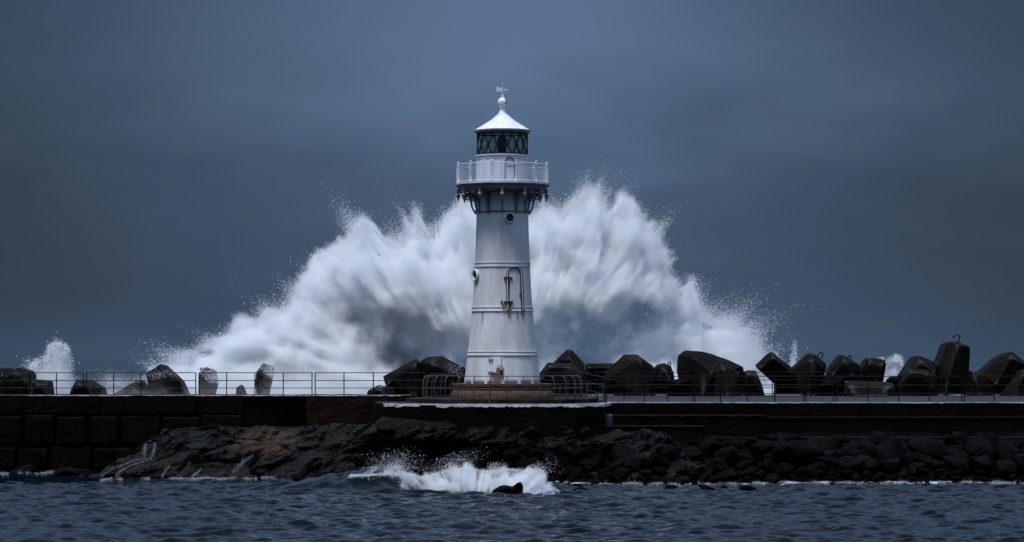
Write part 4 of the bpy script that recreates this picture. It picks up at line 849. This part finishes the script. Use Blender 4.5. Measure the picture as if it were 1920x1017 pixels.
def droplets(pts, sizes, parent, name='spray_droplets', mat='drop'):
    n = len(pts); base_ = np.array([(1, 1, 1), (1, -1, -1), (-1, 1, -1), (-1, -1, 1)], float) / 1.732
    q = rng.normal(size=(n, 4)); q /= np.linalg.norm(q, axis=1)[:, None]; a, b, c, d = q.T
    Rm = np.stack([1 - 2 * (c * c + d * d), 2 * (b * c - d * a), 2 * (b * d + c * a), 2 * (b * c + d * a), 1 - 2 * (b * b + d * d), 2 * (c * d - b * a), 2 * (b * d - c * a), 2 * (c * d + b * a), 1 - 2 * (b * b + c * c)], -1).reshape(n, 3, 3)
    V = np.einsum('nij,kj->nki', Rm, base_) * sizes[:, None, None] + pts[:, None, :]; me = bpy.data.meshes.new(name); me.vertices.add(n * 4); me.vertices.foreach_set('co', V.astype(np.float32).ravel())
    fi = np.array([(0, 1, 2), (0, 3, 1), (0, 2, 3), (1, 3, 2)]); Fc = (fi[None] + (np.arange(n) * 4)[:, None, None]).reshape(-1, 3)
    me.loops.add(Fc.size); me.loops.foreach_set('vertex_index', Fc.ravel().astype(np.int32)); me.polygons.add(len(Fc)); me.polygons.foreach_set('loop_start', np.arange(0, Fc.size, 3, dtype=np.int32)); me.polygons.foreach_set('loop_total', np.full(len(Fc), 3, dtype=np.int32)); me.update(calc_edges=True)
    me.materials.append(M[mat]); ob = bpy.data.objects.new(name, me); col.objects.link(ob)
    if parent: ob.parent = parent; ob.location = -parent.location
    return ob
def px(P2, d): P2 = np.asarray(P2, float); return np.stack([(P2[:, 0] - 960) / F * d, d + 0 * P2[:, 0], H - (P2[:, 1] - 665) / F * d], -1)
def fringe(top, n, yc, org, reach=40, spread_y=2.5, seed=1, power=3., inward=14):
    """grains thrown outward from the outline 'top' (pixels) away from org, gathered into fingers"""
    r_ = np.random.default_rng(seed); T = np.asarray(top, float); seg = np.hypot(*np.diff(T, axis=0).T); cum = np.r_[0, np.cumsum(seg)]; s_ = r_.uniform(0, cum[-1], n * 4)
    X = np.interp(s_, cum, T[:, 0]); Y = np.interp(s_, cum, T[:, 1]); f = np.zeros(n * 4)
    for k, (wl, a) in enumerate(((60, .6), (26, .6), (11, .5), (5, .3))):
        g = np.random.default_rng(seed * 13 + k).uniform(-1, 1, int(cum[-1] / wl) + 3); f += a * np.interp(s_ / wl, np.arange(len(g)), g)
    fin = np.clip(.5 + .45 * f, 0.02, 1.4) ** power; keep = r_.uniform(0, 1.2, n * 4) < fin * 1.3 + .12; X, Y, fin = X[keep][:n], Y[keep][:n], fin[keep][:n]; m_ = len(X)
    L_ = reach * (fin * 1.3 + .15); dist = r_.exponential(.38, m_) * L_ - inward * r_.uniform(0, 1, m_) ** 2; dx_, dy_ = X - org[0], Y - org[1]; q = np.hypot(dx_, dy_); dx_ /= q; dy_ /= q; dy_ = dy_ * .8 - .35; q = np.hypot(dx_, dy_); dx_ /= q; dy_ /= q
    lat = r_.normal(0, 1, m_) * (1.2 + np.abs(dist) * .10)
    return px(np.stack([X + dx_ * dist - dy_ * lat, Y + dy_ * dist + dx_ * lat], -1), yc) + np.stack([0 * X, r_.normal(0, spread_y, m_), 0 * X], -1)
def jet(a, b, wdt, n, d, seed, bend=0, sy=1.2):
    r_ = np.random.default_rng(seed); t_ = r_.beta(1.0, 1.8, n); a, b = np.array(a, float), np.array(b, float); dv = b - a; nv = np.array([-dv[1], dv[0]]) / np.hypot(*dv)
    w_ = wdt * (1.05 - .55 * t_) * (1 + .35 * np.sin(t_ * 23 + seed)); lat = r_.normal(0, .42, n) * w_ + bend * t_ ** 2
    cl = np.round(r_.normal(0, 1, n) * 3) / 3 * wdt * .22 * t_; P2 = a + dv * t_[:, None] + nv * (lat * .6 + cl)[:, None]
    return px(P2, d) + np.stack([0 * t_, r_.normal(0, sy, n), 0 * t_], -1)
YC = 147.
top = [(310, 700), (350, 668), (380, 652), (410, 642), (450, 616), (480, 610), (510, 590), (540, 580), (560, 545), (580, 512), (592, 484), (615, 486), (640, 474), (665, 446), (684, 424), (704, 430), (725, 458), (750, 456), (768, 424), (784, 408), (800, 440), (825, 424), (850, 398), (872, 388), (900, 400), (985, 420), (1010, 404), (1030, 392), (1050, 408), (1075, 384), (1100, 366), (1116, 362), (1128, 396), (1145, 412), (1162, 390), (1180, 384), (1196, 398), (1205, 428), (1222, 430), (1232, 458), (1250, 486), (1256, 520), (1272, 548), (1296, 532), (1306, 560), (1312, 598), (1345, 610), (1370, 614), (1392, 626), (1416, 658), (1435, 692), (1450, 716)]
def cv(X, Y, d, rX, ry, rY, pw=1.): p = at(X, Y, d); return (p.x, p.y, p.z, rX / F * d, ry, rY / F * d, pw)
wave = thing('breaking_wave', (0, YC, 0), 'huge white burst of spray exploding behind the lighthouse', 'wave')
spray_volume('wave_spray', '', top, YC, 6.5, amp=5.2, warp=1.8, caves=[cv(712, 596, 141, 72, 4.6, 44), cv(780, 655, 141, 95, 7.5, 50), cv(1075, 645, 146, 185, 16, 76), cv(1225, 588, 144, 85, 10, 36), cv(845, 692, 145, 80, 10, 34), cv(455, 668, 141, 42, 4.5, 18), cv(985, 660, 147, 60, 8, 40)], orig=(-.5, 1.), parent=wave)
pt = [fringe(top, 150000, YC - 2, (940, 760), 50, 2.2, 3), fringe(top, 60000, YC - 1, (940, 760), 30, 2.2, 5, power=1.6, inward=26)]
for a, b, wd, n in (((690, 440), (678, 398), 26, 2600), ((785, 450), (780, 376), 24, 4200), ((860, 410), (872, 380), 40, 2600), ((1085, 405), (1112, 342), 26, 5200), ((1060, 405), (1075, 372), 30, 2600), ((1020, 420), (1036, 384), 26, 1800), ((1165, 410), (1176, 374), 34, 4200), ((1190, 410), (1192, 380), 16, 1500),
                    ((1205, 430), (1232, 418), 18, 1500), ((1225, 465), (1262, 478), 18, 1800), ((1290, 560), (1298, 512), 16, 2600), ((1245, 500), (1268, 482), 12, 1400), ((602, 490), (596, 462), 12, 700), ((1410, 650), (1428, 632), 20, 800)):
    pt.append(jet(a, b, wd, n, YC - 2, int(a[0])))
# grain drifting in front of the cloud
r_ = np.random.default_rng(77); n = 26000; Xg = r_.uniform(380, 1420, n); ht = np.interp(Xg, [a for a, _ in top], [b for _, b in top]); Yg = ht + (740 - ht) * r_.beta(1.1, 1.6, n)
cl_ = np.array([mnoise.fractal(Vector((a * .018, b * .018, 3)), 1., 2., 4) for a, b in zip(Xg[::1], Yg[::1])]); kp = cl_ > .05; g_ = px(np.stack([Xg, Yg], -1)[kp], 140.); g_[:, 1] += r_.normal(0, .8, kp.sum()); pt.append(g_)
pt = np.concatenate(pt); droplets(pt, rng.gamma(1.7, .0044, len(pt)) + .005, wave)
# low spray boiling around the blocks on the left
low = thing('spray_bank', (-9, 128, 0), 'low bank of white spray boiling around the left blocks', 'spray')
spray_volume('low_spray', '', [(180, 722), (240, 706), (320, 700), (400, 700), (470, 690), (560, 690), (640, 700), (700, 716), (730, 730)], 136.8, 2.2, amp=3.4, nscale=.6, dens=.6, soft=1.2, x_pad=2.5, y_pad=.8, z_pad=1.4, streak=.5, thick_at=2., parent=low, zmin=2.95, warp=1.5, seed=4, orig=(-9, 0))
spray_volume('front_mist', '', [(190, 730), (240, 716), (320, 712), (400, 708), (470, 700), (560, 700), (640, 706), (700, 722), (730, 732)], 128.6, 1.5, amp=3., nscale=.7, dens=.22, soft=1.0, x_pad=2., y_pad=.6, z_pad=1.2, streak=.4, thick_at=2., parent=low, zmin=2.95, warp=1.5, seed=14, orig=(-9, 0), rate=.5)
pl_ = [fringe([(200, 722), (300, 700), (400, 695), (470, 688), (540, 690), (640, 705), (720, 725)], 5000, 128.5, (470, 820), 22, .8, 9), jet((395, 715), (408, 690), 40, 1500, 128, 4), jet((505, 705), (520, 688), 30, 1500, 128, 5), jet((850, 700), (868, 676), 40, 260, 131, 6)]
pl_ = np.concatenate(pl_); droplets(pl_, rng.gamma(2., .0036, len(pl_)) + .0045, low)
def splash(label, tp, d, T, jets, n=5000, seed=2, dens=1.2, amp=2.2, sc_=.9, reach=18, org=None, zmin=0., soft=.9, cat='splash', streak=.6, size=1., xp=1.):
    o = thing('splash', at(tp[len(tp) // 2][0], 700, d), label, cat, 'smaller bursts of white water'); o.location.z = 0
    mid = tp[len(tp) // 2]; org = org or (mid[0], mid[1] + 70); bx = at(org[0], org[1], d)
    if dens: spray_volume('splash_volume', '', tp, d, T, amp=amp, nscale=sc_, dens=dens, soft=soft, x_pad=xp, y_pad=.6, z_pad=1.0, streak=streak, thick_at=1.5, parent=o, zmin=zmin, warp=1., seed=seed, orig=(bx.x, bx.z))
    p_ = [fringe(tp, n, d - .2, org, reach, T * .4, seed, inward=10)] + [jet(a, b, w_, k, d - .3, seed + i, sy=.4) for i, (a, b, w_, k) in enumerate(jets)]; p_ = np.concatenate(p_); p_ = p_[p_[:, 2] > .02]
    droplets(p_, (rng.gamma(2.2, .005, len(p_)) + .006) * size, o); return o
splash('small upright splash behind the left railing', [(52, 735), (58, 695), (68, 680), (86, 672), (92, 654), (104, 645), (122, 648), (130, 675), (136, 700), (140, 735)], 137, 1.4, [((90, 680), (102, 642), 20, 1500), ((120, 670), (126, 645), 14, 900), ((66, 700), (60, 676), 14, 700)], 5000, 3)
splash('small splash between the leaning and sloping blocks on the right', [(1640, 735), (1652, 690), (1665, 676), (1680, 668), (1690, 680), (1700, 700), (1708, 735)], 138, 1.2, [((1660, 690), (1650, 668), 10, 500), ((1680, 680), (1684, 664), 16, 800)], 3000, 5)
splash('faint thin plume above the hooked block', [(1455, 700), (1475, 690), (1492, 684), (1505, 700)], 150, .8, [((1485, 690), (1492, 634), 14, 900), ((1470, 690), (1450, 664), 16, 500)], 1500, 6, dens=.5)
splash('low foam seen through the gap beside the small trapezoid block', [(1225, 735), (1262, 700), (1290, 698), (1425, 706), (1450, 712), (1462, 735)], 140, 1.2, [], 1500, 8, dens=1.4)
splash('white foam of the small wave breaking in the harbour', [(752, 912), (760, 892), (775, 890), (788, 896), (800, 893), (830, 886), (852, 880), (880, 879), (905, 884), (930, 884), (950, 880), (975, 882), (1000, 882), (1018, 884), (1024, 900)], 102.6, 1.15,
       [((700, 886), (694, 876), 40, 500), ((735, 884), (728, 868), 50, 1300), ((655, 893), (770, 886), 5, 2600), ((720, 887), (790, 896), 12, 2600), ((770, 900), (740, 880), 26, 1800), ((850, 890), (838, 868), 30, 1200), ((930, 890), (925, 866), 30, 900), ((1000, 895), (1015, 874), 24, 1200), ((745, 890), (752, 872), 16, 500), ((880, 885), (872, 868), 20, 600), ((1010, 900), (1040, 876), 10, 200)], 16000, 12, dens=6., amp=1.1, sc_=1.6, reach=14, org=(880, 1010), zmin=-.05, soft=.45, streak=.5, size=.52, xp=.5)
# fine mist on the rocks above the small wave
mist = droplets(np.concatenate([jet((740, 885), (735, 840), 110, 1500, 110, 1, sy=.5), jet((850, 880), (840, 850), 120, 1200, 108, 2, sy=.5), jet((1000, 880), (1060, 868), 30, 250, 104, 3, sy=.5)]), rng.gamma(2., .003, 2950) + .004, None, 'fine_droplets'); tag(mist, kind='stuff')
# foam line along the waterline
for lab, P_ in STREAMS:
    tag(droplets(P_, rng.gamma(2., .0025, len(P_)) + .0035, None, 'water_stream', 'foam'), lab, 'stream', 'streams of water running down the rock')
r2 = np.random.default_rng(4); Q = []
for X0_, X1_, n_ in ((187, 700, 9000), (1020, 1960, 15000), (-20, 110, 2600)):
    X_ = r2.uniform(X0_, X1_, n_); cl_ = np.array([mnoise.fractal(Vector((a * .045, 1.5, 0)), 1., 2., 4) for a in X_]); X_ = X_[cl_ > (-.05 if X0_ > 900 else -.3) + .4 * r2.random(n_)]
    Yw_ = np.interp(X_, [0, 110, 187, 400, 700, 1020, 1200, 1960], [889, 888, 901, 899, 896, 907, 909, 906]) + 1.2 * np.sin(X_ * .11) + r2.exponential(1.5, len(X_)) - 1.; d_ = F * H / (Yw_ - 665)
    Q.append(np.stack([(X_ - 960) / F * d_, d_, .02 + r2.exponential(.022, len(X_))], -1))
Q = np.concatenate(Q); tag(droplets(Q, rng.gamma(2., .003, len(Q)) + .004, None, 'foam_line', 'foam'), kind='stuff')

# ------------------------------------------------------------------ birds
def bird(label, X, Y, d, s_, rz, rx):
    mb = MB(); mb.tube([(-.5, 0, 0), (-.3, 0, .02), (0, 0, .02), (.25, 0, .03), (.42, 0, .05), (.52, 0, .04)], [.01, .06, .085, .07, .04, .008], 8)
    for sg in (-1, 1):
        vs = [(-.08, sg * .05, .03), (.14, sg * .05, .03), (.18, sg * .45, .20), (.02, sg * .45, .19), (-.1, sg * .95, .12), (-.14, sg * 1.0, .11)]; mb.add(vs + [(a, b, c - .015) for a, b, c in vs], [(0, 1, 2, 3), (3, 2, 4, 5), (9, 8, 7, 6), (11, 10, 8, 9)])
    mb.add([(-.5, -.07, 0), (-.5, .07, 0), (-.28, .03, .02), (-.28, -.03, .02)], [(0, 1, 2, 3)])
    o = mb.build('seabird', M['bird']); o.location = at(X, Y, d); o.scale = (s_,) * 3; o.rotation_euler = (rx, 0, rz); tag(o, label, 'bird')
bird('larger dark seabird gliding with bent wings before the spray', 710, 478, 134, .17, R(50), R(25)); bird('tiny dark seabird higher and right of the larger one', 734, 465, 136, .08, R(100), R(-20))
